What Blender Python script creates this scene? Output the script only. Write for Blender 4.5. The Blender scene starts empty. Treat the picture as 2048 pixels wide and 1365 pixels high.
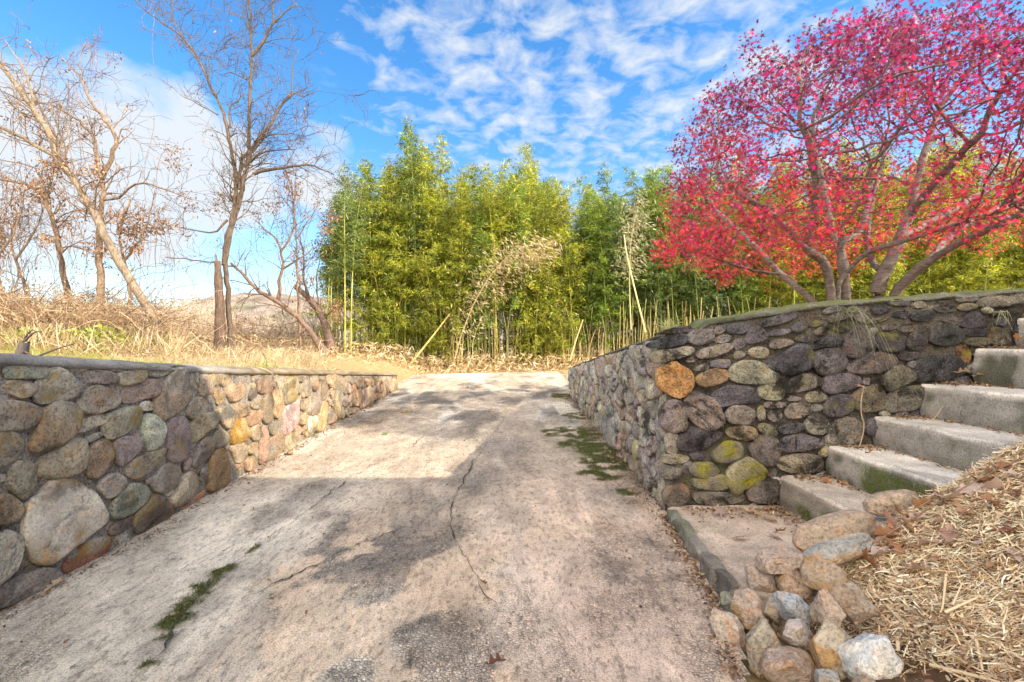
import bpy, math, random
import numpy as np
from mathutils import Vector, Matrix, kdtree

RS = np.random.RandomState
random.seed(7)
scene = bpy.context.scene
COL = scene.collection
F = 967.1            # focal length in photo pixels (2048 wide)
CAMZ = 1.25

# ------------------------------------------------------------------ helpers
def at(px, py, y):
    """photo pixel at real depth y (metres) -> world point"""
    return np.array([(px - 1024.0) / F * y, y, CAMZ - (py - 682.5) / F * y])

def sstep(a, b, x):
    t = np.clip((x - a) / (b - a), 0, 1)
    return t * t * (3 - 2 * t)

def _hash(ix, iy, iz, seed):
    h = (ix.astype(np.int64) * 374761393 + iy.astype(np.int64) * 668265263 + iz.astype(np.int64) * 2147483647 + seed * 974711) & 0x7fffffff
    h = ((h ^ (h >> 13)) * 1274126177) & 0x7fffffff
    h = h ^ (h >> 16)
    return (h & 0xffff) / 65535.0

def vnoise(x, y, z=0.0, seed=0):
    x = np.asarray(x, float); y = np.asarray(y, float); z = np.asarray(z, float) + 0 * x
    ix, iy, iz = np.floor(x), np.floor(y), np.floor(z)
    fx, fy, fz = x - ix, y - iy, z - iz
    fx = fx * fx * (3 - 2 * fx); fy = fy * fy * (3 - 2 * fy); fz = fz * fz * (3 - 2 * fz)
    r = 0
    for dx in (0, 1):
        for dy in (0, 1):
            for dz in (0, 1):
                w = (fx if dx else 1 - fx) * (fy if dy else 1 - fy) * (fz if dz else 1 - fz)
                r = r + w * _hash(ix + dx, iy + dy, iz + dz, seed)
    return r * 2 - 1

def fbm(x, y, z=0.0, seed=0, o=4, g=0.5):
    r = 0; a = 1.0; f = 1.0; t = 0
    for k in range(o):
        r = r + a * vnoise(np.asarray(x) * f, np.asarray(y) * f, np.asarray(z) * f, seed + k * 17); t += a
        a *= g; f *= 2.03
    return r / t

class MB:
    """collects vertices / faces / a colour and a moss value per vertex; build() links ONE mesh object"""
    def __init__(s): s.v = []; s.f = []; s.c = []; s.m = []; s.n = 0
    def add(s, v, faces, col=(.3, .3, .3), moss=0.0):
        v = np.asarray(v, float).reshape(-1, 3); n = len(v)
        s.v.append(v)
        for f in (faces if isinstance(faces, list) else [faces]):
            f = np.asarray(f, int)
            if len(f): s.f.append(f + s.n)
        c = np.asarray(col, float)
        s.c.append(np.broadcast_to(c, (n, 3)) if c.ndim == 1 else c)
        m = np.asarray(moss, float)
        s.m.append(np.broadcast_to(m, (n,)) if m.ndim == 0 else m)
        s.n += n
    def build(s, name, mat, parent=None, origin=None, smooth=True):
        v = np.concatenate(s.v)
        if origin is None:
            origin = np.array(parent.location) if parent is not None else np.zeros(3)
            if parent is not None and parent.parent is not None: origin = origin + np.array(parent.parent.location)
        elif isinstance(origin, str):
            lo, hi = v.min(0), v.max(0)
            origin = np.array([(lo[0] + hi[0]) / 2, (lo[1] + hi[1]) / 2, lo[2]])
        origin = np.asarray(origin, float)
        v = v - origin
        me = bpy.data.meshes.new(name)
        flat = np.concatenate([f.ravel() for f in s.f]).astype(np.int32)
        tot = np.concatenate([np.full(len(f), f.shape[1]) for f in s.f]).astype(np.int32)
        st = np.concatenate([[0], np.cumsum(tot)[:-1]]).astype(np.int32)
        me.vertices.add(len(v)); me.vertices.foreach_set('co', v.astype(np.float32).ravel())
        me.loops.add(len(flat)); me.loops.foreach_set('vertex_index', flat)
        me.polygons.add(len(tot)); me.polygons.foreach_set('loop_start', st); me.polygons.foreach_set('loop_total', tot)
        me.polygons.foreach_set('use_smooth', np.full(len(tot), bool(smooth)))
        a = me.attributes.new('Col', 'FLOAT_COLOR', 'POINT')
        c4 = np.ones((len(v), 4), np.float32); c4[:, :3] = np.concatenate(s.c)
        a.data.foreach_set('color', c4.ravel())
        m = np.concatenate(s.m)
        b = me.attributes.new('moss', 'FLOAT', 'POINT'); b.data.foreach_set('value', m.astype(np.float32))
        me.update(calc_edges=True); me.validate()
        me.materials.append(mat)
        o = bpy.data.objects.new(name, me); COL.objects.link(o)
        if parent is not None: o.parent = parent
        else: o.location = origin
        return o

def tag(o, label, cat=None, group=None, kind=None):
    if label: o['label'] = label
    if cat: o['category'] = cat
    if group: o['group'] = group
    if kind: o['kind'] = kind
    return o

def thing(name, label, cat, loc, group=None):
    o = bpy.data.objects.new(name, None); COL.objects.link(o)
    o.location = [float(t) for t in loc]; o.empty_display_size = .2
    return tag(o, label, cat, group)

def grid_faces(nu, nv, closed=False):
    i = np.arange(nu - 1)[:, None]; j = np.arange(nv if closed else nv - 1)[None, :]
    jn = (j + 1) % nv
    return np.stack([i * nv + j + 0 * i, i * nv + jn, (i + 1) * nv + jn, (i + 1) * nv + j], -1).reshape(-1, 4)

def tube(pts, rad, sides=6, cap=True):
    pts = np.asarray(pts, float); n = len(pts); rad = np.broadcast_to(np.asarray(rad, float), (n,))
    d = np.gradient(pts, axis=0); d /= (np.linalg.norm(d, axis=1, keepdims=True) + 1e-9)
    ref = np.array([0, 0, 1.0]) if abs(d[:, 2]).mean() < .8 else np.array([1.0, 0, 0])
    a = np.cross(d, ref); a /= (np.linalg.norm(a, axis=1, keepdims=True) + 1e-9)
    b = np.cross(d, a)
    t = np.arange(sides) * 2 * math.pi / sides
    v = pts[:, None, :] + rad[:, None, None] * (np.cos(t)[None, :, None] * a[:, None, :] + np.sin(t)[None, :, None] * b[:, None, :])
    f = [grid_faces(n, sides, True)]
    v = v.reshape(-1, 3)
    if cap and sides > 3:
        f.append(np.array([[(n - 1) * sides + k for k in range(sides)]]))
    return v, f

def box(lo, hi):
    lo, hi = np.array(lo, float), np.array(hi, float)
    v = np.array([[x, y, z] for x in (lo[0], hi[0]) for y in (lo[1], hi[1]) for z in (lo[2], hi[2])])
    return v, np.array([[0, 1, 3, 2], [4, 6, 7, 5], [0, 4, 5, 1], [2, 3, 7, 6], [0, 2, 6, 4], [1, 5, 7, 3]])

def resample(p, n, closed=False):
    p = np.asarray(p, float)
    if closed: p = np.vstack([p, p[:1]])
    d = np.r_[0, np.cumsum(np.linalg.norm(np.diff(p, axis=0), axis=1))]
    t = np.linspace(0, d[-1], n + 1 if closed else n)
    r = np.stack([np.interp(t, d, p[:, k]) for k in range(p.shape[1])], 1)
    return r[:-1] if closed else r

def smooth_line(p, n):
    p = np.asarray(p, float)
    for _ in range(2):
        q = np.empty((2 * len(p), p.shape[1])); q[0] = p[0]; q[-1] = p[-1]
        a = .75 * p[:-1] + .25 * p[1:]; b = .25 * p[:-1] + .75 * p[1:]
        q[1:-1:2] = a; q[2:-1:2] = b
        p = q
    return resample(p, n)

# ------------------------------------------------------------------ materials
class NT:
    def __init__(s, name):
        s.m = bpy.data.materials.new(name); s.m.use_nodes = True
        s.t = s.m.node_tree; s.t.nodes.clear()
        s.out = s.t.nodes.new('ShaderNodeOutputMaterial')
    def n(s, typ, **kw):
        nd = s.t.nodes.new(typ)
        for k, v in kw.items():
            if k.startswith('i_'):
                key = k[2:]; key = int(key) if key.isdigit() else key.replace('_', ' ')
                nd.inputs[key].default_value = v
            else: setattr(nd, k, v)
        return nd
    def l(s, a, b): s.t.links.new(a, b)
    def pos(s): return s.n('ShaderNodeNewGeometry').outputs['Position']
    def attr(s, name, out='Color'): return s.n('ShaderNodeAttribute', attribute_name=name).outputs[out]
    def noise(s, vec, scale, detail=4, rough=.55, dist=0.0):
        nd = s.n('ShaderNodeTexNoise', i_Scale=scale, i_Detail=detail, i_Roughness=rough, i_Distortion=dist)
        s.l(vec, nd.inputs['Vector']); return nd.outputs['Fac']
    def ramp(s, fac, a, b, lo=0.0, hi=1.0):
        nd = s.n('ShaderNodeMapRange', i_1=a, i_2=b, i_3=lo, i_4=hi); nd.clamp = True
        s.l(fac, nd.inputs[0]); return nd.outputs[0]
    def math(s, op, a, b):
        nd = s.n('ShaderNodeMath', operation=op)
        for k, x in ((0, a), (1, b)):
            if isinstance(x, (int, float)): nd.inputs[k].default_value = x
            else: s.l(x, nd.inputs[k])
        return nd.outputs[0]
    def mix(s, fac, a, b, typ='MIX'):
        nd = s.n('ShaderNodeMix', data_type='RGBA', blend_type=typ)
        for k, x in ((0, fac), (6, a), (7, b)):
            if isinstance(x, (int, float)): nd.inputs[k].default_value = x
            elif isinstance(x, tuple): nd.inputs[k].default_value = (*x, 1)
            else: s.l(x, nd.inputs[k])
        return nd.outputs[2]
    def gray(s, fac):
        nd = s.n('ShaderNodeCombineColor')
        for k in range(3): s.l(fac, nd.inputs[k])
        return nd.outputs[0]
    def scale(s, col, fac): return s.mix(1.0, col, s.gray(fac), 'MULTIPLY')
    def bump(s, h, strength=.5, dist=.01):
        nd = s.n('ShaderNodeBump', i_Strength=strength, i_Distance=dist)
        s.l(h, nd.inputs['Height']); return nd.outputs['Normal']
    def surf(s, col, rough=.85, normal=None, spec=.25):
        p = s.n('ShaderNodeBsdfPrincipled')
        p.inputs['Roughness'].default_value = rough; p.inputs['Specular IOR Level'].default_value = spec
        if isinstance(col, tuple): p.inputs['Base Color'].default_value = (*col, 1)
        else: s.l(col, p.inputs['Base Color'])
        if normal is not None: s.l(normal, p.inputs['Normal'])
        s.l(p.outputs[0], s.out.inputs[0]); return s.m
    def leaf(s, col, trans=.4, tint=(1.2, 1.1, .6)):
        d = s.n('ShaderNodeBsdfDiffuse'); s.l(col, d.inputs['Color'])
        t = s.n('ShaderNodeBsdfTranslucent'); tc = s.mix(1.0, col, tint, 'MULTIPLY'); s.l(tc, t.inputs['Color'])
        mx = s.n('ShaderNodeMixShader', i_0=trans); s.l(d.outputs[0], mx.inputs[1]); s.l(t.outputs[0], mx.inputs[2])
        g = s.n('ShaderNodeBsdfGlossy', i_Roughness=.45); g.inputs['Color'].default_value = (.8, .8, .8, 1)
        m2 = s.n('ShaderNodeMixShader', i_0=.04); s.l(mx.outputs[0], m2.inputs[1]); s.l(g.outputs[0], m2.inputs[2])
        s.l(m2.outputs[0], s.out.inputs[0]); return s.m

def m_rock(name, lo=.55, hi=1.35, dark=.45, lichen=(.32, .33, .05), bump=.8, stain=.5, fleck=.5):
    k = NT(name); p = k.pos(); c = k.attr('Col')
    n1 = k.noise(p, 7, 9, .68, .6); n2 = k.noise(p, 75, 6, .7); n3 = k.noise(p, 170, 3, .6); n4 = k.noise(p, 13, 6, .65, 1.5); n5 = k.noise(p, 4.5, 8, .72, .8)
    col = k.scale(c, k.ramp(n1, .3, .7, lo, hi))
    col = k.mix(k.ramp(n4, .54, .66, 0, .55), col, k.mix(1.0, c, (1.35, .88, .5), 'MULTIPLY'))       # rusty veins
    col = k.mix(k.ramp(n4, .44, .34, 0, .45), col, k.mix(1.0, c, (1.25, 1.3, 1.25), 'MULTIPLY'))      # bleached faces
    col = k.scale(col, k.ramp(n5, .60, .53, 1 - stain, 1.0))                                           # black weathering
    col = k.scale(col, k.ramp(n2, .38, .52, dark, 1.08))                                              # pits and grime
    col = k.mix(k.math('MULTIPLY', k.ramp(n3, .60, .68, 0, fleck), k.ramp(n1, .4, .6)), col, (.55, .53, .46))   # pale grains and lichen flecks
    fm = k.math('MULTIPLY', k.attr('moss', 'Fac'), k.ramp(n4, .36, .56))
    col = k.mix(k.math('MINIMUM', fm, 1.0), col, k.mix(k.ramp(n2, .4, .6), lichen, (lichen[0] * .45, lichen[1] * .5, lichen[2] * .6)))
    h = k.math('ADD', k.math('MULTIPLY', n1, 1.6), k.math('ADD', k.math('MULTIPLY', n2, .7), k.math('MULTIPLY', n3, .25)))
    return k.surf(col, .88, k.bump(h, bump, .025))

def m_concrete(name, bump=.7, stain=.4):
    k = NT(name); p = k.pos(); c = k.attr('Col')
    n1 = k.noise(p, 4, 8, .65, .5); n2 = k.noise(p, 38, 6, .7); n3 = k.noise(p, 130, 4, .7); n4 = k.noise(p, 1.5, 6, .6, 1.2)
    col = k.scale(c, k.ramp(n1, .3, .7, .68, 1.28))
    col = k.mix(k.ramp(n4, .52, .68, 0, stain), col, k.mix(1.0, col, (.5, .5, .52), 'MULTIPLY'))
    col = k.scale(col, k.ramp(n3, .36, .52, .5, 1.0))
    col = k.scale(col, k.ramp(n2, .3, .45, .6, 1.0))
    col = k.mix(k.ramp(n3, .63, .72, 0, .55), col, (.62, .55, .46))
    fm = k.math('MULTIPLY', k.attr('moss', 'Fac'), k.ramp(n2, .36, .5))
    col = k.mix(k.math('MINIMUM', fm, 1.0), col, k.mix(k.ramp(n3, .35, .65), (.025, .035, .008), (.13, .15, .025)))
    h = k.math('ADD', k.math('MULTIPLY', n2, 1.0), k.math('MULTIPLY', n3, .6))
    return k.surf(col, .9, k.bump(h, bump, .012))

def m_drive(name):
    k = NT(name); p = k.pos(); c = k.attr('Col'); mv = k.attr('moss', 'Fac')
    agg = k.math('MAXIMUM', k.math('MULTIPLY', mv, -1.0), 0.0); mo = k.math('MAXIMUM', mv, 0.0)
    mp = k.n('ShaderNodeMapping'); mp.inputs['Scale'].default_value = (1, .45, 1); k.l(p, mp.inputs[0]); q = mp.outputs[0]
    n1 = k.noise(q, 5, 9, .7, .6); n2 = k.noise(q, 42, 7, .72); n3 = k.noise(p, 150, 4, .7); n4 = k.noise(q, 2.2, 8, .68, 1.2); n5 = k.noise(q, 16, 8, .7, .8)
    vo = k.n('ShaderNodeTexVoronoi', i_Scale=68.0, i_Randomness=1.0); k.l(p, vo.inputs['Vector'])
    vd = k.n('ShaderNodeTexVoronoi', feature='DISTANCE_TO_EDGE', i_Scale=68.0); k.l(p, vd.inputs['Vector'])
    sep = k.n('ShaderNodeSeparateColor'); k.l(vo.outputs['Color'], sep.inputs[0])
    peb = k.mix(sep.outputs[1], k.mix(1.0, c, (.50, .52, .55), 'MULTIPLY'), k.mix(1.0, c, (1.6, 1.52, 1.42), 'MULTIPLY'))
    peb = k.scale(peb, k.ramp(vd.outputs['Distance'], .0, .14, .40, 1.03))
    col = k.scale(c, k.ramp(n1, .3, .7, .66, 1.32))
    col = k.mix(k.ramp(n4, .50, .66, 0, .45), col, k.mix(1.0, col, (.48, .48, .5), 'MULTIPLY'))
    col = k.mix(k.ramp(n5, .56, .66, 0, .5), col, k.mix(1.0, col, (1.35, 1.25, 1.12), 'MULTIPLY'))
    col = k.mix(k.math('MULTIPLY', agg, k.ramp(n5, .36, .62, .0, .85)), col, peb)
    col = k.scale(col, k.ramp(n2, .36, .50, .50, 1.03))
    col = k.scale(col, k.ramp(n3, .40, .52, .58, 1.04))
    col = k.mix(k.ramp(n3, .62, .70, 0, .5), col, (.66, .58, .48))
    fm = k.math('MULTIPLY', mo, k.ramp(n2, .34, .46))
    col = k.mix(k.math('MINIMUM', fm, 1.0), col, k.mix(k.ramp(n3, .35, .65), (.016, .022, .006), (.10, .115, .02)))
    h = k.math('ADD', k.math('ADD', n2, k.math('MULTIPLY', n3, .6)), k.math('MULTIPLY', agg, k.math('MULTIPLY', k.math('MINIMUM', vd.outputs['Distance'], .2), 4.0)))
    return k.surf(col, .9, k.bump(h, .9, .012))

def m_simple(name, var=.35, sc=25, bump=.4, rough=.9):
    k = NT(name); p = k.pos(); c = k.attr('Col')
    n1 = k.noise(p, sc, 6, .6); n2 = k.noise(p, sc * 5, 4, .6)
    col = k.scale(c, k.ramp(n1, .3, .7, 1 - var, 1 + var))
    return k.surf(col, rough, k.bump(k.math('ADD', n1, k.math('MULTIPLY', n2, .5)), bump, .01))

def m_leaf(name, trans=.4, tint=(1.2, 1.1, .6)):
    k = NT(name); return k.leaf(k.attr('Col'), trans, tint)

def m_bark(name, sx=30, ring=False):
    k = NT(name); p = k.pos(); c = k.attr('Col')
    mp = k.n('ShaderNodeMapping'); mp.inputs['Scale'].default_value = (1, 1, 4.0) if ring else (1, 1, .18)
    k.l(p, mp.inputs[0])
    n1 = k.noise(mp.outputs[0], sx, 6, .65, .3); n2 = k.noise(p, 6, 5, .6)
    col = k.scale(c, k.ramp(n1, .32, .66, .5, 1.3)); col = k.scale(col, k.ramp(n2, .3, .7, .75, 1.25))
    return k.surf(col, .9, k.bump(n1, .9, .02))

M = dict(
    stoneL=m_rock('field_stone', .62, 1.35, .5, (.42, .30, .04), .9, .40, .45), stoneR=m_rock('weathered_stone', .45, 1.6, .38, (.42, .37, .02), 1.0, .80, .8), quartz=m_rock('quartz', .74, 1.15, .72, bump=1.0, stain=.45, fleck=.1),
    rock=m_rock('loose_rock', .72, 1.25, .62, bump=1.0, stain=.22, fleck=.35), mortar=m_rock('mortar', .6, 1.4, .38, (.10, .13, .02), 1.0, .5, .6), drive=m_drive('worn_slab'),
    conc=m_concrete('old_concrete'), step=m_concrete('step_concrete', .8, .75), soil=m_simple('soil', .4, 12, .8),
    straw=m_leaf('straw', .25, (1.1, 1.0, .8)), dryleaf=m_leaf('dry_leaf', .3, (1.2, 1.0, .7)),
    maple=m_leaf('maple_leaf', .5, (1.3, .9, 1.0)), bleaf=m_leaf('bamboo_leaf', .45, (1.3, 1.15, .5)), weed=m_leaf('weed_leaf', .4),
    culm=m_simple('bamboo_culm', .2, 8, .1, .5), bark=m_bark('bark'), mbark=m_bark('maple_bark', 14, True),
    hill=m_simple('wooded_hill', .5, .06, .0), siding=m_simple('siding', .1, 3, .1, .6), roof=m_simple('shingle', .3, 6, .5),
    crack=m_simple('crack_dirt', .5, 60, .6), twig=m_simple('twig', .3, 40, .4),
)

# ------------------------------------------------------------------ camera, light, sky
cam = bpy.data.cameras.new('camera'); cam.lens = 17.0; cam.sensor_width = 36; cam.clip_end = 5000; cam.clip_start = .02
co = bpy.data.objects.new('camera', cam); COL.objects.link(co); co.location = (0, 0, CAMZ); co.rotation_euler = (math.radians(90), 0, 0)
scene.camera = co
SUN = Vector((1.36, -.55, 1.0)).normalized()
ELEV = math.asin(SUN.z); AZ = math.atan2(SUN.x, SUN.y)
sl = bpy.data.lights.new('sun', 'SUN'); sl.energy = 2.55; sl.angle = math.radians(.5); sl.color = (1.0, .87, .68)
so = bpy.data.objects.new('sun', sl); COL.objects.link(so); so.rotation_euler = SUN.to_track_quat('Z', 'Y').to_euler(); so.location = (10, -5, 20)
scene.view_settings.view_transform = 'Standard'; scene.view_settings.look = 'None'; scene.view_settings.gamma = 1
scene.view_settings.exposure = 1.85
scene.cycles.max_bounces = 6; scene.cycles.diffuse_bounces = 3; scene.cycles.transmission_bounces = 4; scene.cycles.transparent_max_bounces = 4
scene.cycles.use_adaptive_sampling = True

W = bpy.data.worlds.new('World'); scene.world = W; W.use_nodes = True
wt = W.node_tree; wt.nodes.clear()
class WN(NT):
    def __init__(s, t): s.t = t; s.m = None
w = WN(wt)
wo = w.n('ShaderNodeOutputWorld'); bg = w.n('ShaderNodeBackground'); bg.inputs[1].default_value = .15
sky = w.n('ShaderNodeTexSky', sky_type='NISHITA', sun_disc=False, sun_elevation=ELEV, sun_rotation=AZ, altitude=200, air_density=1.0, dust_density=.6, ozone_density=2.0)
hs = w.n('ShaderNodeHueSaturation'); hs.inputs['Saturation'].default_value = 1.33; hs.inputs['Value'].default_value = .60
w.l(sky.outputs[0], hs.inputs['Color'])
tc = w.n('ShaderNodeTexCoord').outputs['Generated']
sp = w.n('ShaderNodeSeparateXYZ'); w.l(tc, sp.inputs[0])
zc = w.math('ADD', w.math('MAXIMUM', sp.outputs[2], .0), .14)
cb = w.n('ShaderNodeCombineXYZ'); w.l(w.math('DIVIDE', sp.outputs[0], zc), cb.inputs[0]); w.l(w.math('DIVIDE', sp.outputs[1], zc), cb.inputs[1])
cells = w.noise(cb.outputs[0], 9.5, 6, .58, .35); big = w.noise(cb.outputs[0], 1.7, 3, .5)
def region(px, py, deg0, deg1):
    d = Vector(((px - 1024) / F, 1, (682.5 - py) / F)).normalized()
    vm = w.n('ShaderNodeVectorMath', operation='DOT_PRODUCT'); w.l(tc, vm.inputs[0]); vm.inputs[1].default_value = d
    mr = w.n('ShaderNodeMapRange', i_1=math.cos(math.radians(deg0)), i_2=math.cos(math.radians(deg1)), i_3=0.0, i_4=1.0); mr.interpolation_type = 'SMOOTHSTEP'
    w.l(vm.outputs['Value'], mr.inputs[0]); return mr.outputs[0]
regA = w.math('MAXIMUM', region(1080, 60, 24, 6), region(1420, 110, 24, 4))
covA = w.math('ADD', w.math('MULTIPLY', regA, .20), w.math('MULTIPLY', big, .14))
denA = w.math('ADD', cells, covA)
fA = w.ramp(denA, .66, .95, 0, .92)
fA = w.math('MULTIPLY', fA, w.ramp(regA, .0, .25))
mp = w.n('ShaderNodeMapping'); mp.inputs['Scale'].default_value = (1, 1, 2.2); w.l(tc, mp.inputs[0])
puffs = w.noise(mp.outputs[0], 4.5, 7, .58, .3)
regB = w.math('MAXIMUM', w.math('MAXIMUM', w.math('MULTIPLY', region(330, 350, 13, 2), .9), w.math('MULTIPLY', region(20, 340, 12, 3), .8)), w.math('MULTIPLY', region(650, 335, 6, 1), .7))
fB = w.math('MULTIPLY', w.ramp(w.math('ADD', puffs, w.math('MULTIPLY', regB, .42)), .60, .80), w.ramp(regB, 0, .3, 0, .95))
hz = w.ramp(sp.outputs[2], .36, .0, 0, .58)
c1 = w.mix(hz, hs.outputs[0], (1.15, 1.5, 1.8))
c2 = w.mix(w.math('MAXIMUM', fA, fB), c1, (1.62, 1.72, 1.82))
rear_fill = w.ramp(sp.outputs[1], .1, -.35)          # unseen broken cloud added behind the camera as soft fill light
rear_fill = w.math('MULTIPLY', rear_fill, w.ramp(w.math('ADD', puffs, .12), .42, .62))
c3 = w.mix(rear_fill, c2, (10.2, 9.3, 8.1))
w.l(c3, bg.inputs[0]); w.l(bg.outputs[0], wo.inputs[0])
# ------------------------------------------------------------------ terrain
XL, XR, YF = -2.22, 1.05, 3.2        # faces of the two retaining walls, front face of the stair wall
def zdrive(y): y = np.asarray(y, float); return np.where(y < 12, .036 * y, .432 + .008 * (y - 12))
def top_l(y): return np.interp(y, [-2, 0, 2.09, 3.44, 5.06, 9.3, 12], [1.5, 1.38, 1.195, 1.07, .95, .62, .5])
def top_r(y): return np.interp(y, [3.16, 4.93, 8.5, 12], [1.325, 1.16, .80, .5])
def top_f(x): return np.interp(x, [.9, 1.05, 1.24, 2.07, 3.39, 4.6, 9], [1.315, 1.33, 1.372, 1.495, 1.59, 1.66, 1.75])
def mound(x, y):
    z = .15 + .62 * (x - 1.35) + .025 * fbm(x * 3, y * 3, 0, 5)
    return z - sstep(2.2, 2.55, y + .05 * fbm(x * 4, y * 4, 1, 8)) * .5 - sstep(1.45, 1.05, x) * .10
def ground_z(x, y):
    x, y = np.asarray(x, float), np.asarray(y, float)
    d = zdrive(y)
    far_l = .84 + .05 * np.clip(-x - 5, 0, 9) + .06 * fbm(x * .5, y * .5, 0, 3)
    far_l = far_l - .5 * sstep(18, 60, y)
    near_l = np.where(y < 9.3, top_l(y) - .07, np.maximum(d + .01, top_l(9.3) - .07 - (y - 9.3) * .06))
    t = sstep(2.6, 4.6, -x); L = near_l * (1 - t) + far_l * t
    t2 = sstep(-1.0, -4.5, x); behind = (d + .03) * (1 - t2) + far_l * t2
    L = np.where(y > 9.3, L * (1 - sstep(9.3, 12.5, y)) + behind * sstep(9.3, 12.5, y), L)
    R = top_r(np.minimum(y, 8.5)) - .06 + .125 * np.clip(x - 1.05, 0, 6)
    R = R * (1 - sstep(8.4, 10.5, y)) + (d + .0) * sstep(8.4, 10.5, y)
    R = R + .25 * sstep(12, 20, y) + .02 * np.clip(x - 6, 0, 20) * sstep(3, 8, y)
    S = np.clip(.62 * (x - 1.35) - .25, -.1, 1.55)
    z = np.where(x < -2.4, L, np.where((x > 1.22) & (y > 3.38), R, np.where((x > 1.22) & (y <= 3.38), S, d - .06)))
    z = np.where((x >= -2.4) & (x <= 1.22) & (y > 9.3), np.minimum(d - .05 + sstep(12.2, 13.5, y + .0 * x) * .07, 9), z)
    z = np.where((x < -2.4) & (y > 9.3) & (x > -2.9), np.minimum(z, d + .02 + (-x - 2.4) * .4), z)
    return z
gx = np.unique(np.r_[-900, -500, -250, -120, -60, -35, -22, -16, np.arange(-13, -2.4, .3), -2.41, -2.39, np.arange(-2.2, 1.2, .2), 1.21, 1.23, np.arange(1.4, 9, .3), 10, 12, 15, 20, 30, 60, 120, 250, 500, 900])
gy = np.unique(np.r_[-60, -30, -15, -8, -5, np.arange(-3, 3.3, .3), 3.37, 3.39, np.arange(3.6, 18, .3), 19, 21, 24, 28, 34, 42, 55, 75, 110, 160, 250, 400, 600, 900])
X, Y = np.meshgrid(gx, gy, indexing='ij')
b = MB(); Z = ground_z(X, Y)
n = fbm(X * .6, Y * .6, 0, 11)
gc = np.stack([.27 + .08 * n, .20 + .06 * n, .10 + .03 * n], -1).reshape(-1, 3)
b.add(np.stack([X, Y, Z], -1), grid_faces(len(gx), len(gy)), gc)
tag(b.build('ground', M['soil']), 'earth terrace and field floor behind the stone walls', None, None, 'structure')

# ------------------------------------------------------------------ driveway
dx = np.arange(-2.75, 5.2, .03)
dy = np.r_[np.arange(-2, 1, .06), np.arange(1, 4.5, .02), np.arange(4.5, 14.6, .045)]
X, Y = np.meshgrid(dx, dy, indexing='ij')
def px_to_drive(px, py):
    y = 1.25 / ((py - 682.5) / F + .036); return (px - 1024) / F * y, y
def blob(px, py, wx, wy):      # soft patch on the slab, half sizes in metres
    cx, cy = px_to_drive(px, py)
    r = np.hypot((X - cx) / wx, (Y - cy) / wy) + .55 * fbm(X * 7, Y * 7, 0, int(px) % 97)
    return sstep(1.15, .45, r)
nA = fbm(X * 1.3, Y * .6, 0, 21, 5); nB = fbm(X * 4, Y * 2.2, 0, 22, 5); nC = fbm(X * 2.2 + 9, Y * .8, 0, 23, 5); nD = fbm(X * 14, Y * 14, 0, 24, 3)
def lerp(a, c, t): return a * (1 - t[..., None]) + np.array(c) * t[..., None]
colr = np.zeros(X.shape + (3,)) + np.array([.38, .325, .26])
colr = lerp(colr, [.60, .57, .49], np.maximum(sstep(-.05, .4, nA + .3 * nB), .85 * sstep(-.7, -1.5, X + .4 * nA) * sstep(4.5, 3.0, Y)))                       # pale worn
colr = lerp(colr, [.60, .475, .385], sstep(-.5, .35, X + .5 * nA + .0 * Y) * sstep(4.6, 3.0, Y + nA) * .85)      # clay washed over the slab beside the step
colr = lerp(colr, [.46, .35, .25], sstep(.15, .5, nC) * .5)
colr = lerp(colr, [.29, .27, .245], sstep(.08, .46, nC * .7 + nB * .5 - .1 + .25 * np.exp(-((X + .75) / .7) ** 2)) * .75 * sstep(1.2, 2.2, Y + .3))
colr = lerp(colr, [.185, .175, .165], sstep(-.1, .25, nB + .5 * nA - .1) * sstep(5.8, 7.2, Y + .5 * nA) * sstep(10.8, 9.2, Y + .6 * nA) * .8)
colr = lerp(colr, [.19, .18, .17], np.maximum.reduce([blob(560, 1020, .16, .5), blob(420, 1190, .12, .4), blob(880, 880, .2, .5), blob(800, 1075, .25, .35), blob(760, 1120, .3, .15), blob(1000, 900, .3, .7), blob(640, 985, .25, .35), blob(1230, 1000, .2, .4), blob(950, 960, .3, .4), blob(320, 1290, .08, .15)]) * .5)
tanp = sstep(.16, .24, fbm(X * 3.4 + 3, Y * 2.0, 0, 29, 4)) * sstep(3.6, 2.6, Y) * sstep(-1.6, -1.0, X)
agg = (1 - tanp) * sstep(-.15, .35, nC + .6 * nB + .5 * np.exp(-((X + .45) / .5) ** 2) * sstep(3.2, 2.0, Y))
pit = (agg * sstep(-.1, .25, nD))
colr = lerp(colr, [.58, .455, .33], tanp * .7); colr = colr * (1 - .25 * pit[..., None])
colr = (colr * .95 + colr.mean(-1, keepdims=True) * .05) * np.array([1.13, 1.09, 1.06]); spk = sstep(.1, .45, fbm(X * 3.1, Y * 1.2, 0, 25, 5)) * sstep(-.1, .3, nD); colr = np.clip(colr * (1 - .22 * spk[..., None]) * (1 + .16 * nD[..., None]), .02, .8)
moss = np.zeros_like(X)
for a in [(1130, 793, .25, .35), (1200, 812, .3, .35), (1180, 832, .4, .35), (1150, 868, .32, .36), (1165, 890, .3, .3), (1200, 905, .32, .32), (1220, 930, .28, .24), (1215, 955, .14, .12), (1100, 866, .12, .2),
          (425, 1155, .07, .09), (395, 1195, .06, .07), (370, 1215, .05, .05), (455, 1138, .04, .05), (345, 1245, .05, .05), (410, 1175, .12, .03), (330, 1275, .03, .04), (365, 1235, .07, .03), (505, 1100, .03, .04), (300, 1330, .04, .03), (1255, 985, .1, .1), (1180, 950, .12, .12)]:
    moss = np.maximum(moss, blob(*a))
moss = moss * sstep(-.45, .05, fbm(X * 11, Y * 11, 0, 31))
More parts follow.
